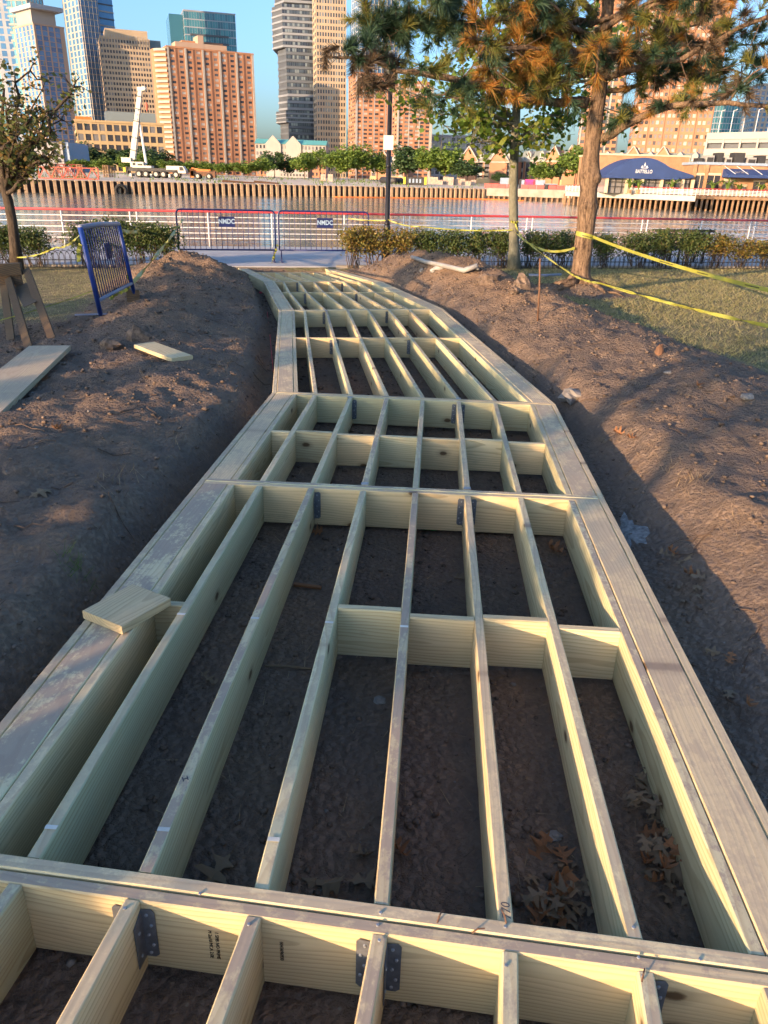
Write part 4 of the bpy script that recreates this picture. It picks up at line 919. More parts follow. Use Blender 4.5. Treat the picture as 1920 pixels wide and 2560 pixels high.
if many:
    V, Fc, mi = [], [], []; mats = list(TM); vo = 0
    for me, q, quat, s in many:
        co = np.empty(len(me.vertices)*3); me.vertices.foreach_get('co', co); co = co.reshape(-1, 3)*s; Rq = np.array(quat.to_matrix()); co = co@Rq.T+np.array(q); V.append(co)
        mi += [mats.index(next(k for k in mats if me in TM[k]))]*(len(co)//3); vo += len(co)
    V = np.concatenate(V); me = np_mesh('needles', V, np.arange(len(V)).reshape(-1, 3), None)
    for k in mats: me.materials.append(M[k])
    me.polygons.foreach_set('material_index', np.array(mi, np.int32)); tag(inst('needles', me, pine), kind='stuff')
print('tufts', len(vis))

# ---- leafy trees
def leafy(name, label, base, trunk_pts, rad, targets, nleaf, lsize, spread, barkm, leafm, seed, sub=4, rb=0.045, group=None):
    random.seed(seed); t = thing(name, label, 'tree', base, 0, group); B0 = Vector(base); r = np.random.default_rng(seed)
    m = rough_tube([Vector(p)-B0 for p in trunk_pts], rad, 14, 0.06, seed); m.build('trunk', barkm, t, smooth=True)
    bm = MB(); tips = []
    n = len(trunk_pts)
    for (h, tgt, rr) in targets:                         # h: place along the trunk 0..1
        f = h*(n-1); i = min(int(f), n-2); p = Vector(trunk_pts[i]).lerp(Vector(trunk_pts[i+1]), f-i); tgt = Vector(tgt); L = (tgt-p).length
        pts = [p]
        for k in range(1, 7):
            g = k/6; q = p.lerp(tgt, g); q.z += 0.10*L*math.sin(g*math.pi)*0.6; q += Vector((random.gauss(0, .035), random.gauss(0, .035), random.gauss(0, .03)))*L; pts.append(q)
        bm.tube([q-B0 for q in pts], [rr*(1-0.8*k/6) for k in range(7)], 7, False)
        for k in range(2, 7):
            for s in range(sub):
                d = Vector((random.gauss(0, 1), random.gauss(0, 1), random.gauss(0.2, .7))).normalized(); l = spread*random.uniform(.5, 1.3); q = pts[k]+d*l
                mid = pts[k].lerp(q, .5)+Vector((random.gauss(0, .05), random.gauss(0, .05), random.gauss(0, .05))); bm.tube([pts[k]-B0, mid-B0, q-B0], [rr*0.28, rr*0.18, 0.004], 4, False); tips += [mid, q, q.lerp(mid, .5)]
                for e in range(2):
                    w = q+Vector((random.gauss(0, 1), random.gauss(0, 1), random.gauss(0, .7)))*spread*0.4; bm.tube([mid-B0, w-B0], [rr*0.12, 0.003], 3, False); tips.append(w)
    bm.build('branches', barkm, t, smooth=True)
    T = np.array([list(p-B0) for p in tips]); c = T[r.integers(0, len(T), nleaf)]+r.normal(size=(nleaf, 3))*spread*0.22
    v, f = leaf_quads(nleaf, c, lsize, 0.8, elong=1.3); inst('foliage', np_mesh('foliage', v, f, leafm), t); return t
mb = MAPLE
tp = [mb+Vector((0, 0, -0.1))]+[PV(px, py, 19.75) for px, py in ((1285, 620), (1284, 560), (1283, 480), (1285, 400), (1288, 350), (1290, 310), (1292, 240), (1296, 160), (1300, 60), (1304, -60), (1308, -200))]
tgts = []
for px, py, d, h, rr in ((1375, 335, -.4, .42, .05), (1180, 360, -.3, .45, .04), (1440, 300, .3, .46, .04), (1110, 330, .3, .47, .04), (1230, 300, .9, .5, .04), (1540, 280, .2, .5, .05), (1070, 290, .2, .52, .05), (990, 210, -.2, .54, .05), (1010, 150, .5, .6, .05), (1130, 220, -.9, .55, .05), (1130, 120, .6, .66, .05),
                          (1240, 200, -1.2, .6, .04), (1380, 220, -1.0, .6, .045), (1480, 180, .8, .62, .05), (1600, 200, .5, .6, .05), (1620, 90, .2, .7, .05), (1500, 60, -.6, .72, .05), (1380, 40, .9, .75, .04), (1250, 40, -.6, .78, .04), (1120, 20, .3, .78, .05), (1000, 60, .3, .72, .05), (1300, -60, .2, .85, .04), (1450, 120, -1.4, .66, .04), (1320, 130, 1.3, .68, .04)):
    tgts.append((h, PV(px, py, 19.75+d*1.5), rr))
leafy('maple_tree', 'thin pale trunked maple with green and yellow leaves behind the pine', mb, tp, [0.20, 0.135, 0.118, 0.112, 0.11, 0.115, 0.10, 0.095, 0.085, 0.07, 0.05, 0.03], tgts, 5200, 0.115, 0.48, M['maple_bark'], M['maple_leaf'], 5)
lb = PV(38, 648, 19.1); lb.z = ground_z(lb.x, lb.y)
tp = [lb+Vector((0, 0, -0.1))]+[PV(px, py, 19.1) for px, py in ((36, 600), (30, 550), (20, 500), (10, 470), (6, 400), (5, 300), (10, 220))]
tgts = []
for px, py, d, h, rr in ((120, 400, 0, .50, .075), (200, 215, -.2, .55, .07), (60, 170, .2, .55, .07), (150, 300, .4, .52, .06), (-60, 380, 0, .50, .07), (-80, 250, .3, .6, .06), (30, 260, -.6, .62, .06), (165, 255, .2, .55, .05), (100, 330, -.5, .55, .06), (70, 420, .5, .5, .05), (-30, 170, 0, .7, .05), (20, 380, .7, .55, .05), (130, 380, -.6, .5, .05), (75, 300, .7, .55, .05), (40, 330, -.8, .55, .05), (110, 240, 0, .6, .05)):
    tgts.append((h, PV(px, py, 19.1+d*1.5), rr))
leafy('small_tree', 'small dark tree with forked trunk and sparse leaves at the left edge', lb, tp, [0.16, 0.11, 0.10, 0.10, 0.09, 0.06, 0.04, 0.02], tgts, 2600, 0.075, 0.30, M['dark_bark'], M['small_leaf'], 8, sub=3)

# ---- unseen trees and shrubs added behind the viewer to shade the banks and lawn
def sunpos(t, n): return Vector((t*math.sin(SUN_AZ)+n*math.cos(SUN_AZ), t*math.cos(SUN_AZ)-n*math.sin(SUN_AZ), 0))
random.seed(31)
for k, (tt, nn, hh, ww) in enumerate(((-7.2, -1.75, 1.7, 0.9), (-7.5, -3.0, 2.0, 1.25), (-7.9, -4.25, 2.4, 1.2), (-7.7, -6.05, 2.8, 0.65), (-8.2, -7.8, 3.05, 1.4), (-7.6, -9.5, 3.0, 1.6), (-8.4, -11.3, 3.0, 1.6))):  # added row, spaced so its gaps let sun patches onto the left bank
    p = sunpos(tt, nn); p.z = ground_z(p.x, p.y); t = thing('shade_caster_shrub', '%s tall shrub of the unseen row added behind left to cast shade' % ('nearest', 'second', 'third', 'fourth', 'fifth', 'sixth', 'seventh')[k], 'shrub', p, -SUN_AZ, 'added shade casting shrubs behind the viewer')
    inst('stems', SHR[k % 3][0], t, sc=(ww, ww*1.5, hh/.95)); inst('foliage', SHR[k % 3][1], t, sc=(ww, ww*1.5, hh/.95)); inst('foliage', SHR[(k+1) % 3][1], t, rot=(0, 0, math.pi), sc=(ww, ww*1.5, hh/.95))
for k, (tt, nn, sd) in enumerate(((-12.5, -2.9, 41), (-13.5, 0.9, 42), (-14, -10.4, 43))):
    p = sunpos(tt, nn); p.z = ground_z(p.x, p.y); tg = []
    for j in range(12):
        a = j*2.4; rr = 1.75*math.sqrt((j+.5)/12); tg.append((.55+.035*j, p+Vector((rr*math.cos(a), rr*math.sin(a), 4.7+1.9*random.random())), .05))
    leafy('shade_caster_tree', '%s leafy unseen tree added behind the viewer to cast shade' % ('left', 'right', 'far left')[k], p, [p+Vector((0, 0, z)) for z in (-.1, 1, 2, 3, 4, 5, 6)], [.2, .15, .14, .13, .11, .08, .04], tg, 2600, .15, .5, M['dark_bark'], M['maple_leaf'], sd, sub=2, group='added shade casting trees behind the viewer')
p = sunpos(-12.0, -1.9); p.z = ground_z(p.x, p.y); tg = []  # sparse tree added to throw dappled shade on the right bank
for j in range(11): a = j*2.4; rr = 1.8*math.sqrt((j+.5)/11); tg.append((.55+.035*j, p+Vector((rr*math.cos(a), rr*math.sin(a), 3.45+1.0*random.random())), .035))
leafy('shade_caster_tree', 'low sparse unseen tree added behind the viewer to dapple the right bank', p, [p+Vector((0, 0, z)) for z in (-.1, .8, 1.6, 2.4, 3.0, 3.6, 4.2)], [.12, .09, .08, .07, .06, .04, .02], tg, 1000, .13, .42, M['dark_bark'], M['maple_leaf'], 44, sub=2, group='added shade casting trees behind the viewer')
# ================================================================ small things on the soil
m = MB(); a = PG(1345, 800); b_ = PY(1350, 646, a.y); m.tube([a+Vector((0, 0, -0.1)), a.lerp(b_, .5)+Vector((0.006, 0, 0)), b_], 0.012, 7)
tag(m.build('steel_stake', M['rust'], smooth=True), 'thin rusty steel stake standing in the soil left of the pine', 'stake')
def pipe(name, label, pix, r, mat, cat='pipe', up=0.03):
    P = [PG(px, py, up) for px, py in pix]; m = MB(); m.tube([p-P[0] for p in P], r, 9); return tag(m.build(name, mat, None, P[0], smooth=True), label, cat)
pp = [PG(px, py, u) for px, py, u in ((1030, 645, .02), (1062, 655, .07), (1100, 664, .10), (1140, 672, .12), (1160, 677, .12))]; pp.append(pp[-1]+Vector((.22, -.05, .09)))
for k in range(1, 4): pp[k].z = max(pp[k].z, pp[0].z+(pp[4].z-pp[0].z)*k/4)
m = MB(); m.tube([p-pp[0] for p in pp], [0.04, 0.04, 0.04, 0.04, 0.046, 0.044], 9); tag(m.build('drain_pipe', M['pvc'], None, pp[0], smooth=True), 'long grey plastic pipe with upturned end on the right mound', 'pipe')
pipe('pipe_bend', 'short curved grey pipe below the long plastic pipe', ((1078, 680), (1090, 673), (1102, 669), (1112, 669)), 0.045, M['pvc'])
pipe('conduit', 'flat grey blue conduit lying on the lawn behind the stake', ((1322, 688), (1360, 689), (1402, 687)), 0.035, M['grey_pipe'])
pipe('pipe_stub', 'short dark pipe stub right of the long plastic pipe', ((1184, 674), (1200, 674)), 0.035, M['black'])
def lump(name, label, px, py, r, mat, cat, sq=(1, 1, 0.7), seed=0, amp=0.35, up=0.3):
    p = PG(px, py); p = p+Vector((0, 0, r*up)); m = MB(); n, k = 10, 7; vs = []
    for i in range(k+1):
        th = math.pi*i/k
        for j in range(n):
            ph = 2*math.pi*j/n; d = Vector((math.sin(th)*math.cos(ph), math.sin(th)*math.sin(ph), math.cos(th))); f = 1+amp*mnoise.noise(d*1.7+Vector((seed, seed*2, 0)))+amp*.5*mnoise.noise(d*4+Vector((seed, 0, 3))); vs.append((d.x*r*sq[0]*f, d.y*r*sq[1]*f, d.z*r*sq[2]*f))
    m.add(vs, [(i*n+j, (i+1)*n+j, (i+1)*n+(j+1) % n, i*n+(j+1) % n) for i in range(k) for j in range(n)])
    return tag(m.build(name, mat, None, p), label, cat)
lump('concrete_lump', 'white lump of concrete beside the right bend of the frame', 1428, 1000, 0.095, M['stone'], 'rubble', (1, 1.3, .7), 1, 0.6)
lump('root_stump', 'dark chunk of soil and root standing before the pine', 1304, 722, 0.15, M['clod'], 'stump', (.9, .8, 1.1), 2, 0.5)
lump('utility_box', 'pale grey block on the ground behind the pine', 1501, 652, 0.16, M['pvc'], 'block', (1.15, .8, .7), 3, 0.12)
lump('soil_clod', 'large dark clod on the crest of the right mound', 1222, 703, 0.16, M['clod'], 'clod', (1.2, 1, .75), 4, .5, 0.1)
lump('soil_clod', 'reddish clod beside the stump chunk', 1286, 732, 0.075, M['clod'], 'clod', (1, 1, .9), 5, .5)
lump('stone', 'pale round stone on the far right mound by the pipe', 1055, 678, 0.05, M['stone'], 'stone', (1, 1, .9), 6, .2)
lump('stone', 'grey stone at the lawn edge on the right', 1868, 996, 0.045, M['stone'], 'stone', (1.2, 1, .6), 7, .3)
lump('stone', 'flat pale stone on the soil right of the concrete lump', 1670, 935, 0.032, M['stone'], 'stone', (1.5, 1, .4), 8, .3)
lump('brick_piece', 'orange broken piece standing on the right soil', 1647, 885, 0.06, M['rust'], 'rubble', (.7, .6, 1.4), 9, .3)
lump('stone', 'grey stone in the fourth bay near the centre joist', 950, 1756, 0.022, M['stone'], 'stone', (1.2, 1, .6), 10, .4)
lump('stone', 'pale stone in the bay right of the fifth joist', 1384, 2098, 0.02, M['stone'], 'stone', (1.4, 1, .5), 11, .4)
lump('soil_clod', 'tall clod with dry grass on the left mound top', 352, 850, 0.13, M['clod'], 'clod', (1.1, 1, .9), 12, .5, 0.1)
lump('soil_clod', 'rounded clod behind the board on the left mound', 280, 865, 0.10, M['clod'], 'clod', (1.3, 1, .7), 13, .5, 0.1)
# spilt cement beside the right stringer
c0 = PG(1568, 1335); m = MB(); vs = [(0, 0, 0.012)]; n = 26
for ring in (0.5, 1.0):
    for k in range(n):
        a = 2*math.pi*k/n; ca, sa = math.cos(a), math.sin(a); r = ring*(0.12+0.09*mnoise.noise(Vector((ca*1.5, sa*1.5, 4)))+0.05*mnoise.noise(Vector((ca*6, sa*6, 2))))
        x, y = c0.x+r*ca*0.75+0.10*r*sa, c0.y+r*sa*2.0; vs.append((x-c0.x, y-c0.y, ground_z(x, y)+(0.010 if ring < 1 else -0.006)-c0.z))
m.add(vs, [(0, 1+k, 1+(k+1) % n) for k in range(n)]+[(1+k, 1+n+k, 1+n+(k+1) % n, 1+(k+1) % n) for k in range(n)])
tag(m.build('cement_spill', M['cement'], None, c0, smooth=True), 'pale spilt cement patch in the trench beside the right stringer', 'cement')
# crumpled green plastic, splinter, stick, ribbon
lump('plastic_wrapper', 'crumpled green plastic under the cross beam', 1078, 1322, 0.045, M['bottle'], 'wrapper', (1.3, .7, .7), 14, .7)
m = MB(); a, b_ = PG(735, 1461, .012), PG(803, 1470, .012); m.bar((0, 0, 0), b_-a, 0.02, 0.012); tag(m.build('wood_splinter', M['dry_leaf_red'], None, a), 'reddish bark splinter on the soil in the third bay', 'splinter')
m = MB(); a, b_ = PG(662, 1667, .008), PG(778, 1674, .008); m.tube([(0, 0, 0), (b_-a)*.5+Vector((0, 0, .004)), b_-a], 0.005, 5); tag(m.build('stick', M['straw'], None, a), 'thin straight pale stick between the second and third joists', 'stick')
lump('ribbon_scrap', 'small red ribbon scrap at the left edge of the far frame', 651, 734, 0.035, M['redribbon'], 'ribbon', (1.2, .8, .8), 15, .7)
P = [PG(668, 780, .05), PG(676, 850, .03), PG(683, 930, .02)]; m = MB(); m.tube([p-P[0] for p in P], 0.004, 4); tag(m.build('marking_string', M['redribbon'], None, P[0]), 'thin red marking string in the left trench', 'string')
# ---- fallen oak leaves
def oak_mesh(seed):
    r = random.Random(seed); m = MB()
    half = [(0, .002), (.018, .006), (.030, .030), (.040, .036), (.046, .012), (.062, .010), (.078, .044), (.094, .050), (.094, .016), (.110, .014), (.122, .034), (.134, .028), (.132, .008), (.152, .001)]
    half = [(x+r.uniform(-.004, .004), y*r.uniform(.75, 1.25)) for x, y in half]
    c1, c2, tw, k0 = r.uniform(-7, 10), r.uniform(2, 26)*r.choice((1, 1, -.6)), r.uniform(-.5, .5), r.uniform(0, 6)
    def bend(x, y): x -= .07; return (x, y, c1*x*x*.7+c2*y*y+tw*x*y*8+.006*math.sin(x*60+k0)*abs(y)*25+.004)
    n = len(half); vs = [bend(x, 0) for x, w in half]+[bend(x, w) for x, w in half]+[bend(x, -w*r.uniform(.8, 1.2)) for x, w in half]; fs = []
    for k in range(n-1): fs += [(k, k+1, n+k+1, n+k), (k+1, k, 2*n+k, 2*n+k+1)]
    m.add(vs, fs); m.tube([bend(0, 0), (-.10, .004, .003)], [.0015, .001], 3, False); return m
OAK = [oak_mesh(i).mesh('oak_leaf', M['dry_leaf'] if i % 4 else M['dry_leaf_red']) for i in range(8)]
random.seed(77)
def leaves(n, box, label, group, up=0.0, smin=.5, smax=.85):
    for i in range(n):
        px, py = random.uniform(box[0], box[2]), random.uniform(box[1], box[3]); px += (py-(box[1]+box[3])/2)*box[4]
        p = PG(px, py); p.z += random.uniform(0.002, 0.02+up)
        o = inst('oak_leaf', random.choice(OAK), None, p, (random.gauss(0, .35), random.gauss(0, .35), random.uniform(0, 6.28)), random.uniform(smin, smax)*.85)
        tag(o, label, 'leaf', group)
leaves(26, (1590, 2010, 1690, 2260, 0.28), 'dry oak leaf in the drift along the foot of the right stringer', 'oak leaves drifted against the right stringer', 0.05)
leaves(4, (1560, 1940, 1640, 1990, 0.2), 'large tan oak leaf at the top of the right stringer drift', 'tan leaves above the right drift', 0.02, .8, 1.0)
leaves(18, (1330, 2210, 1470, 2320, 0.2), 'dry oak leaf in the heap between the last two joists by the near beam', 'oak leaves heaped between the last two joists', 0.04)
leaves(3, (1345, 2130, 1410, 2170, 0.2), 'pale lobed oak leaf just above the heap between the last two joists', 'pale leaves above the heap', 0.01, .7, .95)
leaves(7, (1690, 1450, 1760, 1520, 0.2), 'curled oak leaf in the middle of the right trench', 'oak leaves in the right trench', 0.03)
leaves(4, (1660, 1385, 1710, 1440, 0.2), 'oak leaf just below the cement spill in the right trench', 'oak leaves below the cement spill', 0.02)
leaves(4, (1785, 1600, 1840, 1790, 0.3), 'oak leaf low in the right trench near the picture edge', 'oak leaves low in the right trench', 0.03)
leaves(7, (1500, 1075, 1580, 1110, 0.0), 'dry leaf on the right bank below the concrete lump', 'leaves on the right bank', 0.02)
leaves(8, (1600, 960, 1850, 1010, 0.0), 'dry leaf on the reddish soil of the right mound', 'leaves on the right mound', 0.01)
for px, py, s, lab in ((541, 2183, 1.5, 'large curled brown leaf in the second bay by the near beam'), (812, 2212, 1.5, 'grey lobed leaf lying by the third joist near the near beam'), (915, 2210, 1.2, 'grey lobed leaf by the foot of the fourth joist'), (897, 2138, .9, 'small lobed leaf in the middle of the fourth bay'), (1002, 2135, .8, 'small leaf just right of the fourth joist'), (1386, 1380, 1.2, 'brown curled leaf in the right bay below the middle beam'), (790, 1330, 1.2, 'orange leaf against the middle double beam'), (520, 1700, .9, 'small dark leaf on the bare soil of the second bay'), (100, 1232, 1.3, 'orange leaf on the left soil near the bank'), (147, 1075, 1.1, 'pale leaf on the left soil among the sunlit patches'), (1150, 1445, .8, 'small dark leaf beside the fifth joist'), (1040, 1560, .8, 'brown leaf under the blocking in the fifth bay'), (1345, 1085, 1.0, 'brown leaf under the far blocking at right'), (1690, 895, 0.9, 'dry leaf at the lawn edge right of the orange piece')):
    p = PG(px, py, .012); tag(inst('dry_leaf', random.choice(OAK), None, p, (random.gauss(0, .3), random.gauss(0, .3), random.uniform(0, 6.28)), s*.68), lab, 'leaf')
# ---- clods, pebbles, straw and grass: nobody could count them
def scatter(n, xr, yr, cond):
    x = rng.uniform(*xr, n); y = rng.uniform(*yr, n); z, l, d = ground_fields(x, y); k = cond(x, y, l); return x[k], y[k], z[k], l[k]
def octas(x, y, z, s, flat=0.7):
    n = len(x); base = np.array([(1, 0, 0), (0, 1, 0), (-1, 0, 0), (0, -1, 0), (0, 0, 1), (0, 0, -1), (.7, .7, .5), (-.7, .7, .4), (-.7, -.7, .5), (.7, -.7, .4)], float)
    fc = np.array([(4, 0, 6), (4, 6, 1), (4, 1, 7), (4, 7, 2), (4, 2, 8), (4, 8, 3), (4, 3, 9), (4, 9, 0), (5, 6, 0), (5, 1, 6), (5, 7, 1), (5, 2, 7), (5, 8, 2), (5, 3, 8), (5, 9, 3), (5, 0, 9)])
    v = base[None]*(1+0.35*rng.normal(size=(n, 10, 1)).clip(-1.5, 1.5)*0.6)*s[:, None, None]; v[:, :, 2] *= flat; a = rng.uniform(0, 6.28, n); ca, sa = np.cos(a)[:, None], np.sin(a)[:, None]
    vx = v[:, :, 0]*ca-v[:, :, 1]*sa+x[:, None]; vy = v[:, :, 0]*sa+v[:, :, 1]*ca+y[:, None]; vz = v[:, :, 2]+z[:, None]+s[:, None]*0.15
    return np.stack([vx, vy, vz], 2).reshape(-1, 3), (fc[None]+np.arange(n)[:, None, None]*10).reshape(-1, 3)
x, y, z, l = scatter(60000, (-5.5, 6), (1.0, 19.5), lambda x, y, l: (l < 0.4) & (rng.random(len(x)) < 0.75))
s = (0.0025+0.016*rng.random(len(x))**5+0.012*(rng.random(len(x)) < 0.01))*(0.75+0.07*y)
v, f = octas(x, y, z, s); tag(inst('soil_crumbs', np_mesh('soil_crumbs', v, f, M['clod'])), 'loose soil crumbs over the dug banks', kind='stuff')
x, y, z, l = scatter(1500, (-5.5, 6), (1.0, 19.5), lambda x, y, l: l < 0.5); s = 0.003+0.011*rng.random(len(x))**3
v, f = octas(x, y, z, s); tag(inst('pebbles', np_mesh('pebbles', v, f, M['stone'])), 'pale pebbles strewn in the soil', kind='stuff')
def blades(x, y, z, h, w, lean):
    n = len(x); a = rng.uniform(0, 6.28, n); b_ = rng.uniform(0, 6.28, n); dx, dy = np.cos(a)*w, np.sin(a)*w; lx, ly = np.cos(b_)*lean*h, np.sin(b_)*lean*h
    p0 = np.stack([x-dx, y-dy, z-.004], 1); p1 = np.stack([x+dx, y+dy, z-.004], 1); p2 = np.stack([x+lx, y+ly, z+h], 1); return np.stack([p0, p1, p2], 1).reshape(-1, 3), np.arange(3*n).reshape(n, 3)
x, y, z, l = scatter(150000, (1.2, 15), (5.5, 24), lambda x, y, l: (l > 0.5) & (y-SH*x < 20.1) & (rng.random(len(x)) < 0.35+0.9*vnoise(x*1.3, y*1.3, 3)) & (rng.random(len(x)) < np.clip(2.2-y*0.08, .4, 1)))
v, f = blades(x, y, z, 0.02+0.05*rng.random(len(x)), 0.0028+0.00025*y, 1.3); tag(inst('lawn_grass', np_mesh('lawn_grass', v, f, M['grass'])), 'dry patchy grass of the right lawn', kind='stuff')
x, y, z, l = scatter(70000, (-13, -1), (8.5, 20), lambda x, y, l: (l > 0.4) & (y-SH*x < 20.1) & (rng.random(len(x)) < vnoise(x*1.6, y*1.6, 9)))
v, f = blades(x, y, z, 0.015+0.03*rng.random(len(x)), 0.004, 1.0); tag(inst('dead_grass', np_mesh('dead_grass', v, f, M['grass'])), 'thin dead grass left of the frame', kind='stuff')
x, y, z, l = scatter(16000, (-5, 5.5), (1.5, 18), lambda x, y, l: (l < 0.6) & (vnoise(x*1.1, y*1.1, 23) > 0.5))
h = 0.006+0.016*rng.random(len(x)); v, f = blades(x, y, z+.006, h, 0.0017+0.00016*y, 4.0); tag(inst('straw_bits', np_mesh('straw_bits', v, f, M['straw'])), 'straw and fine roots lying on the soil', kind='stuff')
# tufts at the trench lips
tx, ty = [], []
for k in range(46):
    yy = random.uniform(1.6, 13); side = random.random() < 0.55
    xx = np.interp(yy, *XLn)-random.uniform(.35, .5) if side else np.interp(yy, *XRn)+random.uniform(.55, .8); c = random.randint(8, 26)
    tx += list(rng.normal(xx, .05, c)); ty += list(rng.normal(yy, .05, c))
tx, ty = np.array(tx), np.array(ty); tz = ground_fields(tx, ty)[0]; v, f = blades(tx, ty, tz, 0.03+0.06*rng.random(len(tx)), 0.0022, .8); tag(inst('grass_tufts', np_mesh('grass_tufts', v, f, M['straw'])), 'dry grass tufts along the trench lips', kind='stuff')
p = PG(192, 1425); tx, ty = rng.normal(p.x, .03, 40), rng.normal(p.y, .03, 40); tz = ground_fields(tx, ty)[0]; v, f = blades(tx, ty, tz, 0.05+0.06*rng.random(40), 0.0022, .9); v -= np.array(p)
tag(inst('grass_clump', np_mesh('grass_clump', v, f, M['green_grass']), None, p), 'small fresh green grass clump on the left trench lip', 'grass')

rb = MB(); random.seed(15)
for k in range(150):                                     # torn roots in the trench walls and on the banks
    yy = random.uniform(1.6, 15); lf = random.random() < .5; d0 = random.uniform(.2, 1.6)
    xx = np.interp(yy, *XLn)-d0 if lf else np.interp(yy, *XRn)+d0; a = random.uniform(0, 6.28); l = random.uniform(.06, .28); pts = []
    for i in range(5): x1 = xx+math.cos(a)*l*i/4+random.gauss(0, .012); y1 = yy+math.sin(a)*l*i/4+random.gauss(0, .012); pts.append((x1, y1, ground_z(x1, y1)+.006+random.uniform(0, .012)))
    rb.tube(pts, [.0045, .004, .0035, .003, .0012], 4, False)
tag(rb.build('torn_roots', M['twig']), 'thin torn roots lying on the dug banks', kind='stuff')
# ================================================================ the far shore
def wallY(x): return float(np.interp(x, [-900, WA.x, WBp.x, WC.x, 52, 900], [137, WA.y, WBp.y, WC.y, 168, 150]))
def land_z(x, y): return LAND_Z+0.0085*float(np.clip(y-wallY(x)-1, 0, 130))
def PLd(px, py):                                        # photo pixel on the far ground
    d = ray(px, py)
    for Y in np.arange(140, 420, 1.0):
        p = CAM+d*(Y/d.y)
        if p.z <= land_z(p.x, p.y): return p
    return p
def PLy(px, Y):                                         # far ground at photo column px and depth Y
    p = PY(px, 440, Y); 
    for _ in range(3):
        z = land_z(p.x, p.y); lo, hi = 300.0, 520.0
        for _ in range(30):
            mid = (lo+hi)/2
            if PY(px, mid, Y).z > z: lo = mid
            else: hi = mid
        p = PY(px, mid, Y)
    return p
M['pile'] = plain('rusty_sheet_pile', (0.44, 0.30, 0.18), 0.9, var=0.35, scale=0.7, bump=0.1)
M['recess_shade'] = plain('shaded_recess', (0.05, 0.035, 0.028), 0.9, var=0.3, scale=0.7)  # near-black colour carries the shade of the gaps behind the proud piles
M['timber'] = plain('pier_timber', (0.26, 0.16, 0.09), 0.9, var=0.35, scale=0.8)
M['orange'] = plain('orange_paint', (0.60, 0.17, 0.03), 0.6, var=0.2, scale=1.0)
M['lattice_red'] = plain('faded_red_paint', (0.55, 0.12, 0.07), 0.7, var=0.25, scale=0.8)
M['crane_white'] = plain('crane_white', (0.52, 0.49, 0.42), 0.5, var=0.08, scale=0.6)
M['tyre'] = plain('tyre', (0.025, 0.024, 0.023), 0.85, var=0.2)
M['rim'] = plain('wheel_rim', (0.45, 0.42, 0.36), 0.6, var=0.2)
M['dark_metal'] = plain('dark_metal', (0.035, 0.033, 0.032), 0.6, var=0.2)
M['yellow'] = plain('yellow_paint', (0.62, 0.45, 0.04), 0.6, var=0.15)
M['pink'] = plain('pink_paint', (0.70, 0.05, 0.26), 0.7, var=0.15)
M['blue_grey'] = plain('blue_grey_paint', (0.26, 0.33, 0.42), 0.7, var=0.15)
M['barrier_red'] = plain('red_plastic', (0.68, 0.06, 0.05), 0.6, var=0.12)
M['brickpack'] = plain('stacked_brick', (0.42, 0.31, 0.24), 0.9, var=0.25, scale=1.5)
def gpane(name, cols, rough=0.12, metal=0.0):
    t = NT(name); r1 = t.n('NewGeometry').outputs['Random Per Island']; r2 = t.n('ObjectInfo').outputs['Random']
    f = t.math('FRACT', t.math('ADD', t.math('MULTIPLY', r1, 7.31), r2)); nd = t.n('ValToRGB', ins={0: f}); nd.color_ramp.interpolation = 'CONSTANT'; e = nd.color_ramp.elements
    while len(e) < len(cols): e.new(0.5)
    for i, c in enumerate(cols): e[i].position = i/len(cols); e[i].color = tuple(c)+(1,)
    t.bsdf(nd.outputs[0], rough, metal, None, 0.6); return t.mat
DK, MD, LT, WH = (0.035, 0.035, 0.045), (0.075, 0.075, 0.085), (0.18, 0.17, 0.165), (0.38, 0.36, 0.33)
M['pane'] = gpane('window_panes', [DK, MD, DK, WH, MD, LT, DK, WH])
M['pane_dark'] = gpane('dark_window_panes', [DK, MD, DK, (0.05, 0.05, 0.06), DK, LT])
M['pane_blue'] = gpane('blue_glass', [(0.07, 0.19, 0.36), (0.09, 0.23, 0.42), (0.06, 0.16, 0.31)], 0.15, 0.1)
M['pane_teal'] = gpane('teal_glass', [(0.06, 0.21, 0.26), (0.08, 0.26, 0.30), (0.05, 0.16, 0.21)], 0.12, 0.2)
M['pane_grey'] = gpane('grey_glass', [(0.07, 0.085, 0.10), (0.10, 0.12, 0.14), (0.05, 0.06, 0.08), (0.25, 0.28, 0.28)], 0.1, 0.3)
# ---- the sheet pile wall
spw = thing('sheet_pile_wall', 'long rusty sheet pile wall along the far waterline', 'wall', (WA.x, WA.y, WATER_Z)); WD = (WBp-WA); WL = WD.length; ang = math.atan2(WD.y, WD.x); spw.rotation_euler = (0, 0, ang)
m = MB(); m.box(0, WL, 0.55, 1.2, -1, LAND_Z-WATER_Z-0.05); m.build('backing', M['recess_shade'], spw)
pm = MB(); pm.prism([(-0.25, -0.15, -1), (0.25, -0.15, -1), (0.36, 0.5, -1), (-0.36, 0.5, -1)], (0, 0, 3.25)); pme = pm.mesh('sheet_pile', M['pile'])
n = int(WL/1.28)
for i in range(n): inst('sheet_pile', pme, spw, (i*1.28+0.5, random.uniform(-.04, .04), random.uniform(-.12, .06)), (0, 0, random.uniform(-.03, .03)))
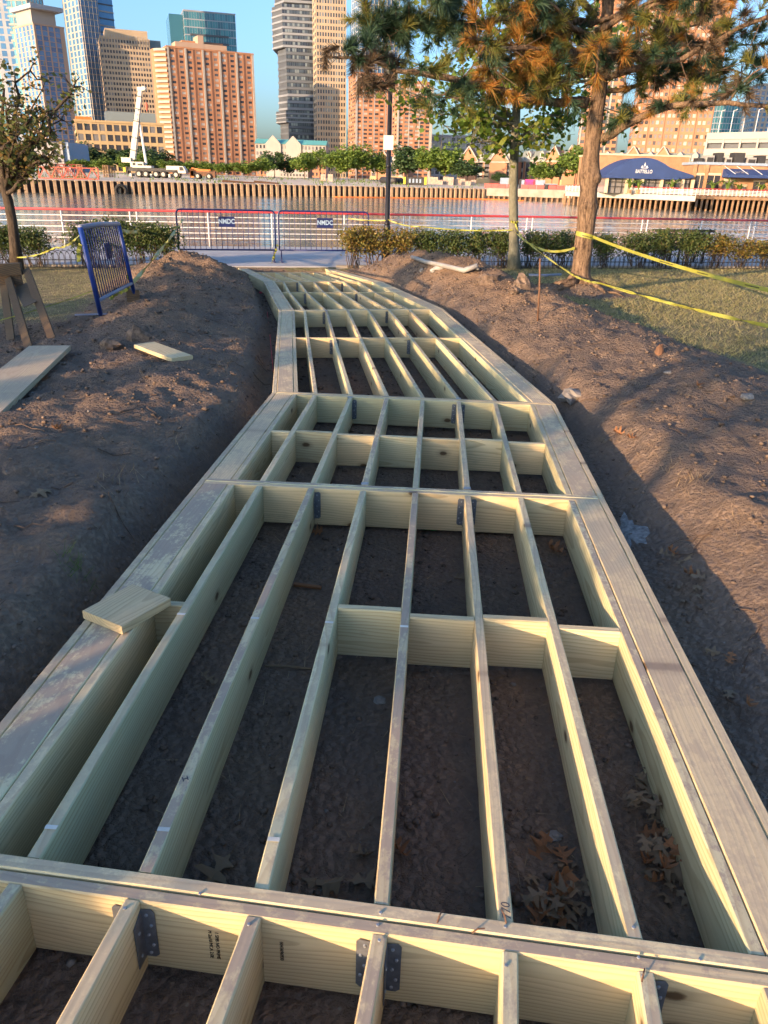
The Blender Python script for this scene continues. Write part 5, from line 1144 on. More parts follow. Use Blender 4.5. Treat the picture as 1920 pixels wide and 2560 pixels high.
# tyre fender
p = PY(300, 470, wallY(-55)+8) if False else None
tl = WA+WD*0.40; q = None
def on_wall(px, z, out=0.3):                            # the point of the pile wall seen at photo column px
    d = ray(px, 470); nrm = Vector((-WD.y, WD.x, 0)).normalized(); t = (WA-CAM).dot(nrm)/d.dot(nrm); p = CAM+d*t-nrm*out; p.z = z; return p
p = on_wall(301, WATER_Z+0.55, 0.35); m = MB(); m.tube([(0.95*math.cos(a), 0, 0.95*math.sin(a)) for a in np.linspace(0, 2*math.pi, 17)], 0.32, 8, False)
tag(m.build('tyre_fender', M['tyre'], None, p, (0, 0, ang), smooth=True), 'big old tyre hanging on the far pile wall', 'tyre')
# rusty beams and floating boom
for (a, b_, lab) in ((560, 640, 'rusty beams lying on the far quay edge, left pair'), (640, 700, 'rusty beams lying on the far quay edge, right pair')):
    A, B_ = on_wall(a, 0.05, -1.5), on_wall(b_, 0.0, -1.2); t = thing('steel_beams', lab, 'beam', A, 0, 'beams on the far quay')
    for k in range(3): m = MB(); m.bar((0, k*0.35, 0.1+0.12*k), B_-A+Vector((0, k*0.3, 0.05)), 0.25, 0.25); m.build('beam', M['rust'], t)
P = [on_wall(px, WATER_Z+0.05, 2.2) for px in np.linspace(825, 1160, 12)]+[Vector((24, 189, WATER_Z+0.05)), Vector((30, 184.5, WATER_Z+0.05))]
for i, q in enumerate(P): q.y += 0.5*math.sin(i*1.7)
m = MB(); m.tube([q-P[0] for q in P], 0.17, 6); tag(m.build('floating_boom', M['orange'], None, P[0], smooth=True), 'orange floating boom on the water below the pile wall', 'boom')
# ---- concrete bulkhead with piles and red barriers
BD = (WC-WBp); BL = BD.length; ba = math.atan2(BD.y, BD.x)
bk = thing('concrete_bulkhead', 'pale concrete bulkhead on stub piles right of the pile wall', 'wall', (WBp.x, WBp.y, WATER_Z), ba)
m = MB(); m.box(0, BL+6, 0, 1.2, 0.75, 2.45); m.build('wall', M['concrete'], bk)
m = MB(); m.box(0, BL+6, 0.6, 1.2, -1, 0.74); m.build('recess', M['recess_shade'], bk)
pm = MB(); pm.tube([(0, 0, -1), (0, 0, 0.74)], 0.28, 7); pme = pm.mesh('pile', M['timber'], True)
for i in range(int(BL/1.25)): inst('pile', pme, bk, (0.6+i*1.25, 0.32, 0))
m = MB(); m.prism([(-0.85, -0.22, 0), (-0.85, 0.22, 0), (-0.85, 0.10, 0.95), (-0.85, -0.10, 0.95)], (1.7, 0, 0)); RB = m.mesh('road_barrier', M['barrier_red'])
names = ['leftmost', 'second', 'third', 'fourth', 'fifth', 'sixth', 'seventh', 'eighth', 'ninth', 'tenth', 'eleventh', 'twelfth', 'thirteenth', 'fourteenth', 'fifteenth', 'sixteenth', 'seventeenth', 'eighteenth', 'nineteenth', 'twentieth']
for i, x in enumerate(np.concatenate([np.arange(0.4, 7.5, 1.8), np.arange(9.2, 14, 1.8), np.arange(15.6, 30, 1.8)])):
    p = Vector((WBp.x, WBp.y, 0))+Vector((math.cos(ba), math.sin(ba), 0))*x+Vector((0, 1.2, LAND_Z+0.22)); o = inst('road_barrier', RB, None, p, (0, 0, ba)); tag(o, '%s red plastic road barrier along the concrete bulkhead%s' % (names[i], '' if i == 0 else ', from the left'), 'barrier', 'red road barriers on the bulkhead')
# ---- mobile crane
def wheel(t, x, y, r, w=0.5):
    m = MB(); m.tube([(x, y-w/2, r), (x, y-w/2+.05, r), (x, y+w/2-.05, r), (x, y+w/2, r)], [r*.86, r, r, r*.86], 16); o = m.build('wheel', M['tyre'], t, smooth=False)
    m = MB(); m.tube([(x, y-w/2-.03, r), (x, y-w/2+.02, r)], [r*.5, r*.6], 12); m.build('rim', M['rim'], o)
p = PLy(388, 205); S = 205*0.93/F_PX                     # metres per photo pixel there
cr = thing('mobile_crane', 'white five axle mobile crane with raised telescopic boom on the far quay', 'crane', p, 0.0)
def cx(px): return (px-388)*S
def cz(py): return (446-py)*S
for px in (349, 366, 391, 409, 440): wheel(cr, cx(px), 0, 0.85)
for px in (349, 366, 391, 409, 440): wheel(cr, cx(px), 2.2, 0.85)
m = MB(); m.box(cx(317), cx(455), 0.1, 2.2, cz(432), cz(424)); m.box(cx(317), cx(322), -0.1, 2.4, cz(438), cz(422)); m.build('chassis', M['dark_metal'], cr)
m = MB(); m.prism([(cx(446), -0.2, cz(434)), (cx(465), -0.2, cz(434)), (cx(464), -0.2, cz(427)), (cx(458), -0.2, cz(418)), (cx(444), -0.2, cz(418))], (0, 2.5, 0)); cab = m.build('cab', M['crane_white'], cr)
m = MB(); m.prism([(cx(450), -0.23, cz(428)), (cx(461), -0.23, cz(428)), (cx(457.5), -0.23, cz(420)), (cx(450), -0.23, cz(420))], (0, 0.025, 0)); m.build('window', M['dark_metal'], cab)
m = MB(); m.box(cx(417), cx(444), 0.0, 1.2, cz(427), cz(418)); m.build('tank', M['crane_white'], cr)
m = MB(); m.box(cx(330), cx(362), -0.1, 2.4, cz(423), cz(411)); m.box(cx(309), cx(332), 0.0, 2.3, cz(413), cz(402)); m.box(cx(335), cx(381), -0.15, 2.45, cz(424), cz(419)); m.build('superstructure', M['crane_white'], cr)
m = MB(); a, b_ = Vector((cx(334), 1.1, cz(405))), Vector((cx(370), 1.1, cz(251))); d = b_-a
for k, (f0, f1, w) in enumerate(((0, .55, 1.25), (.5, .88, 1.05), (.85, 1.0, 0.9))): m.bar(a+d*f0, a+d*f1, w, w, (1, 0, 0))
bo_ = m.build('boom', M['crane_white'], cr)
for f, w in ((.53, 1.32), (.87, 1.12), (.70, 1.10), (.30, 1.30), (.12, 1.30)): m = MB(); m.bar(a+d*f, a+d*(f+.012), w, w, (1, 0, 0)); m.build('collar', M['dark_metal'], bo_)
for k in range(9): f = .16+.065*k; m = MB(); c2 = a+d*f; m.bar(c2+Vector((0, -.66, 0)), c2+d*.022+Vector((0, -.66, 0)), .5, .03, (0, 1, 0)); m.build('painted_mark', M['blue_grey'], bo_)
for px in (329, 379, 424): m = MB(); m.box(cx(px)-.25, cx(px)+.25, -.35, 2.5, .25, .95); m.build('outrigger', M['crane_white'], cr)
m = MB(); m.box(cx(336), cx(343), -.14, -.1, cz(421), cz(413)); m.box(cx(348), cx(360), -.14, -.1, cz(420), cz(415)); m.build('vent', M['dark_metal'], cr)
m = MB(); m.tube([(cx(345), .2, cz(411)), (cx(345), .2, cz(405)), (cx(357), .2, cz(405)), (cx(357), .2, cz(411))], .05, 5); m.build('handrail', M['dark_metal'], cr)
m = MB(); m.box(cx(363), cx(380), 0.5, 1.7, cz(258), cz(250)); m.tube([(cx(378), 0.4, cz(253)), (cx(378), 1.8, cz(253))], 0.5, 10); m.build('boom_head', M['crane_white'], cr)
m = MB(); m.tube([(cx(366), 1.1, cz(415)), (cx(360), 1.1, cz(330))], [0.34, 0.26], 8); m.build('lift_cylinder', M['white'], cr)
m = MB(); m.tube([(cx(379), 1.1, cz(255)), (cx(380), 1.1, cz(283))], 0.04, 4); hk = m.build('hoist_rope', M['dark_metal'], cr)
m = MB(); m.tube([(cx(380), 1.1, cz(282)), (cx(380), 1.1, cz(286)), (cx(380), 1.1, cz(293)), (cx(380), 1.1, cz(300))], [0.1, 0.42, 0.36, 0.08], 8); m.build('hook_block', M['lattice_red'], cr)
m = MB(); m.box(cx(312), cx(318), -0.3, -0.1, cz(434), cz(424)); m.build('marker_panel', M['yellow'], cr)
# ---- orange machine
p = PLy(508, 207); om = thing('orange_loader', 'orange four wheeled site machine right of the mobile crane', 'loader', p)
def ox(px): return (px-508)*S
def oz(py): return (450-py)*S
for px in (495, 523): wheel(om, ox(px), 0, 0.72); wheel(om, ox(px), 1.9, 0.72)
m = MB(); m.box(ox(478), ox(530), 0.2, 1.7, oz(443), oz(432)); m.box(ox(518), ox(538), 0.1, 1.8, oz(446), oz(432)); m.build('body', M['rust'], om)
m = MB(); m.prism([(ox(474), 0.4, oz(434)), (ox(520), 0.4, oz(434)), (ox(528), 0.4, oz(428)), (ox(500), 0.4, oz(427)), (ox(480), 0.4, oz(424))], (0, 0.9, 0)); m.box(ox(475), ox(484), 0.2, 1.5, oz(447), oz(427)); m.build('lifting_arm', M['orange'], om)
# ---- red lattice sections
def lattice(pxa, pxb, Y, h, label, ry=0.0):
    A, B_ = PLy(pxa, Y), PLy(pxb, Y+3); L = (B_-A).length; t = thing('lattice_section', label, 'crane section', A, math.atan2(B_.y-A.y, B_.x-A.x), 'red lattice sections on the far quay')
    for y in (0, 1.6):
        for z in (0.15, h): m = MB(); m.bar((0, y, z), (L, y, z), 0.17, 0.17); m.build('chord', M['lattice_red'], t)
    k = max(4, int(L/2.1)); m = MB()
    for y in (0, 1.6):
        for i in range(k): x0, x1 = L*i/k, L*(i+1)/k; xm = (x0+x1)/2; m.bar((x0, y, 0.15), (xm, y, h), 0.10, 0.10); m.bar((xm, y, h), (x1, y, 0.15), 0.10, 0.10)
    for i in range(k+1): m.bar((L*i/k, 0, h), (L*i/k, 1.6, h), 0.09, 0.09)
    for x in (0, L):
        m.bar((x, 0, .15), (x, 0, h), .12, .12); m.bar((x, 1.6, .15), (x, 1.6, h), .12, .12)
    m.build('lacing', M['lattice_red'], t)
lattice(97, 247, 158, 2.1, 'long red lattice crane section lying at the quay edge')
lattice(145, 205, 178, 2.6, 'shorter red lattice section standing behind the long one')
pal = MB()
for k in range(9): pal.box(-0.6, 0.6, -0.5, 0.5, k*0.3+0.14, k*0.3+0.22); pal.box(-0.6, -0.45, -.5, .5, k*.3, k*.3+.14); pal.box(-.08, .08, -.5, .5, k*.3, k*.3+.14); pal.box(.45, .6, -.5, .5, k*.3, k*.3+.14)
PAL = pal.mesh('pallet_stack', M['timber'])
for px, Y, lab, s in ((80, 200, 'low stack of pallets behind the small left tree', .6), (268, 195, 'stack of wooden pallets left of the mobile crane', 1.0), (281, 197, 'leaning stack of pallets just left of the crane wheels', 0.95), (135, 176, 'stack of pallets inside the red lattice sections', 1.0), (205, 176, 'stack of pallets at the right of the red lattice', 1.0)):
    o = inst('pallet_stack', PAL, None, PLy(px, Y), (0, 0, random.uniform(-.3, .3)), (1.15, 1.1, s)); tag(o, lab, 'pallets', 'pallet stacks on the far quay')
# ---- skip, pipes, pallets of brick, containers
def boxthing(name, label, pxa, pxb, Y, h, dep, mat, cat, parts=(), group=None, z=0.0):
    A, B_ = PLy(pxa, Y), PLy(pxb, Y); W = B_.x-A.x; t = thing(name, label, cat, A+Vector((0, 0, z)), 0, group); m = MB(); m.box(0, W, 0, dep, 0, h); m.build('body', mat, t)
    for (nm, x0, x1, z0, z1, mt, pr) in parts: m = MB(); m.box(W*x0, W*x1, -pr, 0.001 if False else dep*0.02, h*z0, h*z1); m.build(nm, mt, t)
    return t, W
boxthing('rubbish_skip', 'dark steel skip with yellow ends on the far quay', 1008, 1066, 215, 1.9, 2.4, M['dark_metal'], 'skip', [('rib', .0, .10, .1, 1.02, M['yellow'], .25), ('rib', .90, 1.0, .1, 1.02, M['yellow'], .25)]+[('panel', .24+.15*k, .32+.15*k, .3, .8, M['blue_grey'], .12) for k in range(4)])
for k, (a, b_) in enumerate(((955, 988), (966, 1002))):
    A, B_ = PLy(a, 236), PLy(b_, 226); m = MB(); m.tube([(0, 0, .8), B_-A+Vector((0, 0, .8))], 0.85, 12); tag(m.build('steel_pipe', M['dark_metal'], None, A+Vector((0, k*2.0, 0)), smooth=True), ('left' if k == 0 else 'right')+' black steel pipe lying left of the skip', 'pipe')
random.seed(5)
for i, px in enumerate((808, 826, 1076, 1088, 1100, 1114, 1127, 1140, 1156, 1170, 1184)):
    h = random.uniform(1.2, 2.2); boxthing('brick_pallet', '%s pale pack of brick along the far tree line%s' % (names[i], '' if i == 0 else ', from the left'), px-6.5, px+6, 236 if px < 900 else 240+random.uniform(-6, 6), h, 1.2, M['brickpack'], 'bricks', [('wrap', .45, .52, 0, 1.01, M['pvc'], .03)], 'packs of brick on the far quay')
boxthing('site_container', 'blue grey site container right of the brick packs', 1252, 1282, 214, 2.4, 2.4, M['blue_grey'], 'container', [('door', .55, .95, .08, .92, M['pvc'], .04)])
boxthing('site_container', 'dark container left of the pink one', 1300, 1312, 210, 2.2, 2.4, M['dark_metal'], 'container', [('door', .2, .8, .08, .92, M['blue_grey'], .04)])
t, W_ = boxthing('site_container', 'bright pink container with lettering behind the red barriers', 1313, 1336, 209, 2.2, 2.4, M['pink'], 'container', [('door', .80, .97, .08, .92, M['barrier_red'], .04)])
inst('lettering', text_mesh('PAC', 1.25, 0.01, M['barrier_red']), t, (W_*.42, -0.03, 1.1), (math.pi/2, 0, 0))
boxthing('site_container', 'grey container with white markings right of the pink one', 1337, 1361, 209, 2.1, 2.4, M['blue_grey'], 'container', [('stripe', .15, .5, .55, .75, M['white'], .03), ('stripe', .4, .85, .3, .45, M['white'], .03)])
boxthing('site_container', 'low black container right of the marked grey one', 1362, 1392, 207, 1.3, 2.4, M['dark_metal'], 'container', [('lid', 0, 1, .88, 1.02, M['blue_grey'], .05)])
# ---- far trees
def far_tree_mesh(seed, mat, n=2600):
    r = np.random.default_rng(seed); k = 26; c = r.normal(size=(k, 3)); c /= np.linalg.norm(c, axis=1)[:, None]; c *= (0.35+0.6*r.random(k))[:, None]; c *= np.array([0.42, 0.42, 0.36]); c[:, 2] += 0.62
    rr = 0.10+0.11*r.random(k); i = r.integers(0, k, n); d = r.normal(size=(n, 3)); d /= np.linalg.norm(d, axis=1)[:, None]
    p = c[i]+d*rr[i][:, None]*(0.55+0.5*r.random(n))[:, None]; v, f = leaf_quads(n, p, 0.05, 0.6, elong=1.25)
    return np_mesh('crown', v, f, mat)
FT = [far_tree_mesh(i, M['far_leaf']) for i in range(4)]+[far_tree_mesh(10+i, M['far_leaf_dark']) for i in range(3)]
tm = MB(); tm.tube([(0, 0, -.02), (0.005, 0, .2), (0, .01, .5), (-.03, 0, .75)], [.022, .017, .012, .004], 6, False); tm.tube([(0, 0, .28), (.14, .05, .6)], [.012, .004], 5, False); tm.tube([(0, 0, .3), (-.16, -.03, .62)], [.012, .004], 5, False); FTR = tm.mesh('trunk', M['twig'], True)
def far_tree(px, pytop, wpx, Y, kind, label, name='far_tree'):
    p = PLy(px, Y); top = PY(px, pytop, Y).z; h = top-p.z; w = wpx*Y*0.93/F_PX
    t = thing(name, label, 'tree', p, random.uniform(0, 6.28), 'trees on the far shore'); inst('trunk', FTR, t, sc=(h, h, h)); inst('crown', FT[kind], t, sc=(w*1.35, w*1.35, h*1.03))
for px, pt, w, Y, k, lab in ((215, 362, 90, 300, 4, 'dark tree behind the lattice sections, leftmost of the dark row'), (262, 372, 90, 302, 5, 'dark tree of the far row left of the crane boom'), (312, 374, 80, 304, 6, 'dark tree behind the crane superstructure'), (375, 372, 90, 300, 4, 'dark tree right of the crane boom foot'), (402, 376, 60, 306, 5, 'dark tree at the left foot of the brick tower'),
        (205, 400, 55, 262, 0, 'light green low tree left behind the lattice'), (255, 396, 60, 262, 1, 'light green low tree behind the pallets'), (318, 392, 40, 262, 2, 'light green tree at the crane counterweight'), (360, 385, 50, 266, 3, 'yellow green tree behind the lift cylinder'), (425, 402, 60, 266, 0, 'light green tree behind the crane tank'), (470, 402, 55, 268, 1, 'light green tree behind the crane cab'), (515, 405, 50, 268, 2, 'light green tree behind the orange machine'),
        (555, 408, 48, 268, 3, 'small light green tree right of the orange machine, first'), (590, 408, 48, 268, 0, 'small light green tree right of the orange machine, second'), (622, 405, 46, 268, 1, 'small light green tree right of the orange machine, third'), (655, 398, 56, 270, 2, 'yellow green tree left of the dark pointed one'), (687, 380, 60, 280, 5, 'dark pointed tree below the teal roofed block'), (720, 395, 50, 284, 6, 'dark tree before the low brick block'),
        (762, 384, 62, 274, 3, 'pale green tree under the grey tower'), (800, 378, 66, 278, 0, 'mid green tree under the tan tower'), (845, 370, 84, 262, 1, 'bright green broad tree left of the lamp post'), (893, 368, 76, 262, 2, 'bright green tree just left of the lamp post'), (943, 382, 50, 266, 3, 'slim green tree close to the lamp post'), (1018, 365, 96, 262, 6, 'dark broad tree right of the lamp post'), (1075, 372, 80, 258, 0, 'green tree behind the skip'), (1112, 362, 92, 256, 1, 'bright green tall tree behind the brick packs'),
        (1168, 402, 74, 250, 5, 'round dark green tree at the end of the brick packs'), (1345, 408, 56, 250, 2, 'green tree behind the pink container'), (1378, 408, 52, 252, 5, 'darker tree between pink container and pine'), (1435, 366, 92, 250, 3, 'tall green tree left of the pine trunk'), (1535, 396, 84, 235, 0, 'green tree between the pine and the blue awning'), (1250, 432, 40, 248, 5, 'small dark tree before the brick row houses'), (1490, 420, 50, 240, 4, 'dark small tree behind the pine trunk')):
    far_tree(px, pt, w, Y, k, lab)
x = rng.uniform(-110, 60, 5000); y = np.array([wallY(a) for a in x])+rng.uniform(1, 130, 5000)**1.0; kk = vnoise(x*.12, y*.12, 4) > 0.56; x, y = x[kk], y[kk]; z = np.array([land_z(a, b_) for a, b_ in zip(x, y)]); v, f = blades(x, y, z, .3+.5*rng.random(len(x)), .12, .5); tag(inst('far_weeds', np_mesh('far_weeds', v, f, M['far_leaf'])), 'weeds on the far gravel yard', kind='stuff')
# ---- low hedge line behind the yard, so no bare horizon shows between the trees
# ---- pier and restaurant
RY = 152.0
def rp(px, py, Y=RY): return PY(px, py, Y)
DECK_Z = rp(1700, 487, RY).z
pier = thing('timber_pier', 'white railed timber pier on brown piles before the restaurant', 'pier', (rp(1415, 490, 158).x, 158, WATER_Z))
PO = Vector(pier.location)
A, B_, C_ = rp(1412, 495, 165), rp(1738, 500, 141), rp(2000, 500, 147)
for q in (A, B_, C_): q.z = 0
dz = DECK_Z-WATER_Z
M['pier_deck'] = plain('bleached_deck', (0.40, 0.37, 0.33), 0.8, var=0.12, scale=0.5)
m = MB(); m.prism([(q.x-PO.x, q.y-PO.y, dz-0.9) for q in (A, B_, B_+Vector((2, 26, 0)), A+Vector((6, 22, 0)))], (0, 0, 0.9)); m.build('deck', M['pier_deck'], pier)
m = MB(); B2 = rp(1738, 500, 146.5); B2.z = 0
m.prism([(q.x-PO.x, q.y-PO.y, dz-0.55) for q in (B2, C_, C_+Vector((0, 20, 0)), B2+Vector((0, 20, 0)))], (0, 0, 0.5)); m.build('walkway', M['timber'], pier)
pm = MB(); pm.tube([(0, 0, -1), (0, 0, dz-0.5)], 0.23, 7); pme = pm.mesh('pile', M['timber'], True)
for (a, b_, n, back) in ((A, B_, 26, 1.2), (B2, C_, 20, 0.4)):
    for i in range(n): q = a.lerp(b_, (i+.5)/n); inst('pile', pme, pier, (q.x-PO.x, q.y-PO.y+back, 0)); 
    for i in range(n//2): q = a.lerp(b_, (i+.5)/(n//2)); inst('pile', pme, pier, (q.x-PO.x+.3, q.y-PO.y+back+4.5, 0))
m = MB(); q = [A+Vector((4, 9, 0)), C_+Vector((0, 9, 0)), C_+Vector((0, 10, 0)), A+Vector((4, 10, 0))]; m.prism([(s.x-PO.x, s.y-PO.y, -1) for s in q], (0, 0, dz+.4)); m.build('inner_wall', M['recess_shade'], pier)
prl = MB(); prl.box(-.05, .05, -.05, .05, 0, 1.15); prm = prl.mesh('railing_post', M['white'])
for (a, b_, n) in ((A, B_, 34), (B2, C_, 26)):
    for i in range(n+1): q = a.lerp(b_, i/n); inst('railing_post', prm, pier, (q.x-PO.x, q.y-PO.y+.15, dz))
    for z in (0.25, 0.47, 0.69, 0.91): m = MB(); m.bar(a-PO+Vector((0, .15, WATER_Z+dz+z)), b_-PO+Vector((0, .15, WATER_Z+dz+z)), .06, .09); m.build('railing_bar', M['white'], pier)
    m = MB(); m.bar(a-PO+Vector((0, .15, WATER_Z+dz+1.15)), b_-PO+Vector((0, .15, WATER_Z+dz+1.15)), .14, .10); m.build('railing_top', M['red'], pier)
M['tan_brick'] = plain('tan_brick', (0.36, 0.20, 0.105), 0.9, var=0.16, scale=1.2)
M['stone_trim'] = plain('stone_trim', (0.55, 0.44, 0.30), 0.9, var=0.12)
M['awning'] = plain('blue_awning', (0.022, 0.048, 0.15), 0.75, var=0.12, scale=0.5)
rest = thing('restaurant', 'brick restaurant with big blue barrel awning and white crest', 'restaurant', (rp(1560, 480).x, RY, DECK_Z)); RO = Vector(rest.location)
def rl_(px, py, Y=RY): p = rp(px, py, Y); return (p.x-RO.x, p.z-RO.z)
x0, ze = rl_(1517, 438); xr_, _ = rl_(1697, 438); xpk, zp = rl_(1612, 394)
arch = [(x0-.3, ze-.45), (x0-.3, ze)]+[(x0+(xr_-x0)*f, ze+(zp-ze)*max(0.0, math.sin(math.pi*f))**0.8) for f in np.linspace(0.04, 0.96, 17)]+[(xr_+.2, ze), (xr_+.2, ze-.45)]
m = MB(); m.prism([(x, 0, z) for x, z in arch], (0, 9.5, 0)); m.build('awning', M['awning'], rest)
x2, z2 = rl_(1736, 437); x3, z3 = rl_(1655, 420)
m = MB(); m.prism([(xr_-.5, 0.3, ze-.4), (x2, 0.3, z2-.55), (x2, 0.3, z2-.1), (x3+.5, 0.3, z3+.4)], (0, 8.5, 0)); m.build('awning_wing', M['awning'], rest)
xm, zm = rl_(1612, 424); o = inst('lettering', text_mesh('BATTELLO', 0.72, 0.01, M['white'], bold=0.012), rest, (xm-.1, -0.03, zm-.35), (math.pi/2, 0, 0), (.92, 1.15, 1))
m = MB()                                                # crest above the name
for a in range(3): m.prism([(0.16*math.cos(t)*s_*1.0+cxx, 0, 0.22*math.sin(t)*s_+czz) for t in np.linspace(0, 2*math.pi, 10)[:-1] for s_ in (1,) for cxx, czz in ((( -0.42, 0.35), (0, 0.62), (0.42, 0.35))[a],)], (0, -0.02, 0))
m.prism([(-0.75, 0, 0.28), (-0.5, 0, 0.10), (0.5, 0, 0.10), (0.75, 0, 0.28), (0.45, 0, 0.2), (-0.45, 0, 0.2)], (0, -0.02, 0)); m.prism([(-.1, 0, 0.8), (.1, 0, .8), (0, 0, 1.15)], (0, -.02, 0)); m.build('crest', M['white'], rest, (xm-.1, -0.012, zm+.1))
m = MB(); m.box(x0+.3, x2-.3, 1.2, 9.5, 0.0, ze-.4); m.build('glazed_room', M['pane_dark'], rest)
for px in (1518, 1568, 1580, 1606, 1655, 1682, 1708, 1733):
    x, _ = rl_(px, 470); m = MB(); m.box(x-.22, x+.22, 0.4, 1.15, 0, ze-.4); m.build('column', M['stone_trim'], rest)
for z in (0.35, 0.62): m = MB(); m.box(x0+.3, x2-.3, .9, 1.1, ze*z, ze*z+.12); m.build('window_bar', M['dark_metal'], rest)
for k in range(12): x = x0+.8+k*(x2-x0-1.2)/12; m = MB(); m.box(x-.05, x+.05, 1.0, 1.12, 0, ze-.4); m.build('window_bar', M['dark_metal'], rest)
xa, za = rl_(1585, 388, RY+6); xb, _ = rl_(1742, 386, RY+6); m = MB(); m.box(xa-6, xb, 9.6, 25, 0, za); m.build('wall', M['tan_brick'], rest)
m = MB(); m.box(xa-6.2, xb+.2, 9.4, 25.2, za, za+.3); m.build('parapet', M['stone_trim'], rest)
cafe = thing('brick_building', 'low tan brick building with flat roof and navy awning at the right edge', 'building', (rp(1742, 480).x, RY, DECK_Z)); RO = Vector(cafe.location)
_, zt_ = rl_(1800, 412); xe, _ = rl_(2040, 410)
m = MB(); m.box(0, xe, 1.5, 22, 0, zt_); m.build('wall', M['tan_brick'], cafe)
m = MB(); m.box(-.3, xe, 1.2, 22.3, zt_+.002, zt_+.45); m.build('roof_edge', M['blue_grey'], cafe)
for px0, px1, pyt, pyb in ((1744, 1765, 438, 485), (1776, 1803, 438, 485), (1816, 1836, 452, 486), (1858, 1869, 467, 486), (1893, 1915, 455, 486)):
    a0, b0_ = rl_(px0, pyt); a1, b1_ = rl_(px1, pyb); m = MB(); m.box(a0, a1, 1.38, 1.49, max(0, b1_), b0_); wdw = m.build('window', M['pane_dark'], cafe)
    m = MB(); m.box(a0-.15, a1+.15, 1.30, 1.37 if False else 1.375, b0_, b0_+.4); m.box((a0+a1)/2-.05, (a0+a1)/2+.05, 1.31, 1.375, max(0, b1_), b0_); m.build('frame', M['stone_trim'], wdw)
for px in (1740, 1770, 1811): x, _ = rl_(px, 450); m = MB(); m.box(x-.3, x+.3, 1.2, 1.49, 0, zt_-.02); m.build('pilaster', M['tan_brick'], cafe)
a0, b0_ = rl_(1815, 421); a1, b1_ = rl_(2040, 442); m = MB(); m.prism([(a0, 1.45, b0_), (a0, -1.4, b1_), (a0, -1.4, b1_-.5), (a0, 1.45, b1_-.5)], (a1-a0, 0, 0)); m.build('awning', M['awning'], cafe)
inst('lettering', text_mesh('BATTELLO', 0.5, 0.008, M['pvc']), cafe, (rl_(1850, 434)[0], -1.43+.75, (b0_+b1_)/2-.1), (math.pi/2-.85, 0, 0))
for px in (1818, 1850, 1885): a0, _ = rl_(px, 415); m = MB(); m.bar((a0, 1.4, zt_-.1), (a0+1.3, -1.3, b1_+.1), .07, .07); m.build('stay', M['white'], cafe)
random.seed(9)
for i, (px, w, h) in enumerate(((1752, 14, 1.3), (1775, 20, 1.8), (1800, 16, 2.3), (1822, 16, 1.5), (1848, 26, 2.4), (1880, 22, 1.6), (1905, 18, 2.0))):
    a0, _ = rl_(px-w/2, 400, RY+8); a1, _ = rl_(px+w/2, 400, RY+8); m = MB(); m.box(a0, a1, 8, 10.5, zt_, zt_+h); m.box(a0+.2, a1-.2, 7.9, 8, zt_+.4, zt_+h*.8, 1); m.build('roof_unit', [M['pvc'] if i % 2 else M['dark_metal'], M['dark_metal']], cafe)
def palm(px, h, lab):
    p = rp(px, 486, RY-1.2); p.z = DECK_Z; t = thing('potted_palm', lab, 'plant', p, random.uniform(0, 6), 'palms before the restaurant'); m = MB(); m.tube([(0, 0, 0), (0, 0, .7)], [.35, .42], 8); m.build('pot', M['tan_brick'], t); m = MB()
    for k in range(13):
        a = k*2.4; l = h*random.uniform(.7, 1.1); d = Vector((math.cos(a), math.sin(a), 0)); s = Vector((-d.y, d.x, 0))*.14; q = [Vector((0, 0, .7)), d*l*.22+Vector((0, 0, .7+l*.55)), d*l*.55+Vector((0, 0, .7+l*.72)), d*l*.85+Vector((0, 0, .7+l*.5))]
        for i in range(3): m.add([q[i]-s*(1 if i else .3), q[i]+s*(1 if i else .3), q[i+1]+s*(1 if i < 2 else .1), q[i+1]-s*(1 if i < 2 else .1)], [(0, 1, 2, 3)])
    m.build('fronds', M['far_leaf'], t)
for px, h, lab in ((1572, 2.4, 'palm at the left end of the glazed room'), (1594, 2.2, 'palm second from the left before the glazed room'), (1676, 2.6, 'palm near the right corner of the barrel awning'), (1779, 2.8, 'palm between the two tall windows'), (1816, 2.9, 'palm under the left end of the navy awning'), (1846, 1.9, 'small bright palm left of the narrow door'), (1902, 2.2, 'palm at the right edge under the navy awning')): palm(px, h, lab)
# ================================================================ buildings of the far skyline
M['red_brick'] = plain('red_brick', (0.36, 0.175, 0.095), 0.9, var=0.10, scale=0.2)
M['brown_brick'] = plain('dark_brown_brick', (0.15, 0.075, 0.05), 0.9, var=0.15, scale=0.2)
M['tan_stone'] = plain('tan_stone', (0.38, 0.295, 0.20), 0.85, var=0.08, scale=0.1)
M['pink_stone'] = plain('pink_stone', (0.38, 0.27, 0.20), 0.85, var=0.08, scale=0.1)
M['buff'] = plain('buff_stone', (0.42, 0.30, 0.155), 0.85, var=0.1, scale=0.1)
M['pale'] = plain('pale_panel', (0.33, 0.305, 0.27), 0.8, var=0.06, scale=0.1)
M['grey_panel'] = plain('grey_panel', (0.30, 0.32, 0.35), 0.7, var=0.1, scale=0.1)
M['dark_panel'] = plain('dark_panel', (0.07, 0.08, 0.095), 0.6, var=0.15, scale=0.1)
M['teal_roof'] = plain('teal_roof', (0.10, 0.34, 0.33), 0.6, var=0.1)
M['slate'] = plain('grey_green_slate', (0.20, 0.22, 0.19), 0.85, var=0.15, scale=0.4)
M['grey_white'] = plain('grey_white_panel', (0.26, 0.255, 0.255), 0.8, var=0.06, scale=0.1)
M['blue_band'] = plain('grey_blue_band', (0.20, 0.22, 0.25), 0.7, var=0.1, scale=0.1); M['dark_band'] = plain('slate_band', (0.10, 0.115, 0.135), 0.6, var=0.1, scale=0.1)
NWIN = [0]
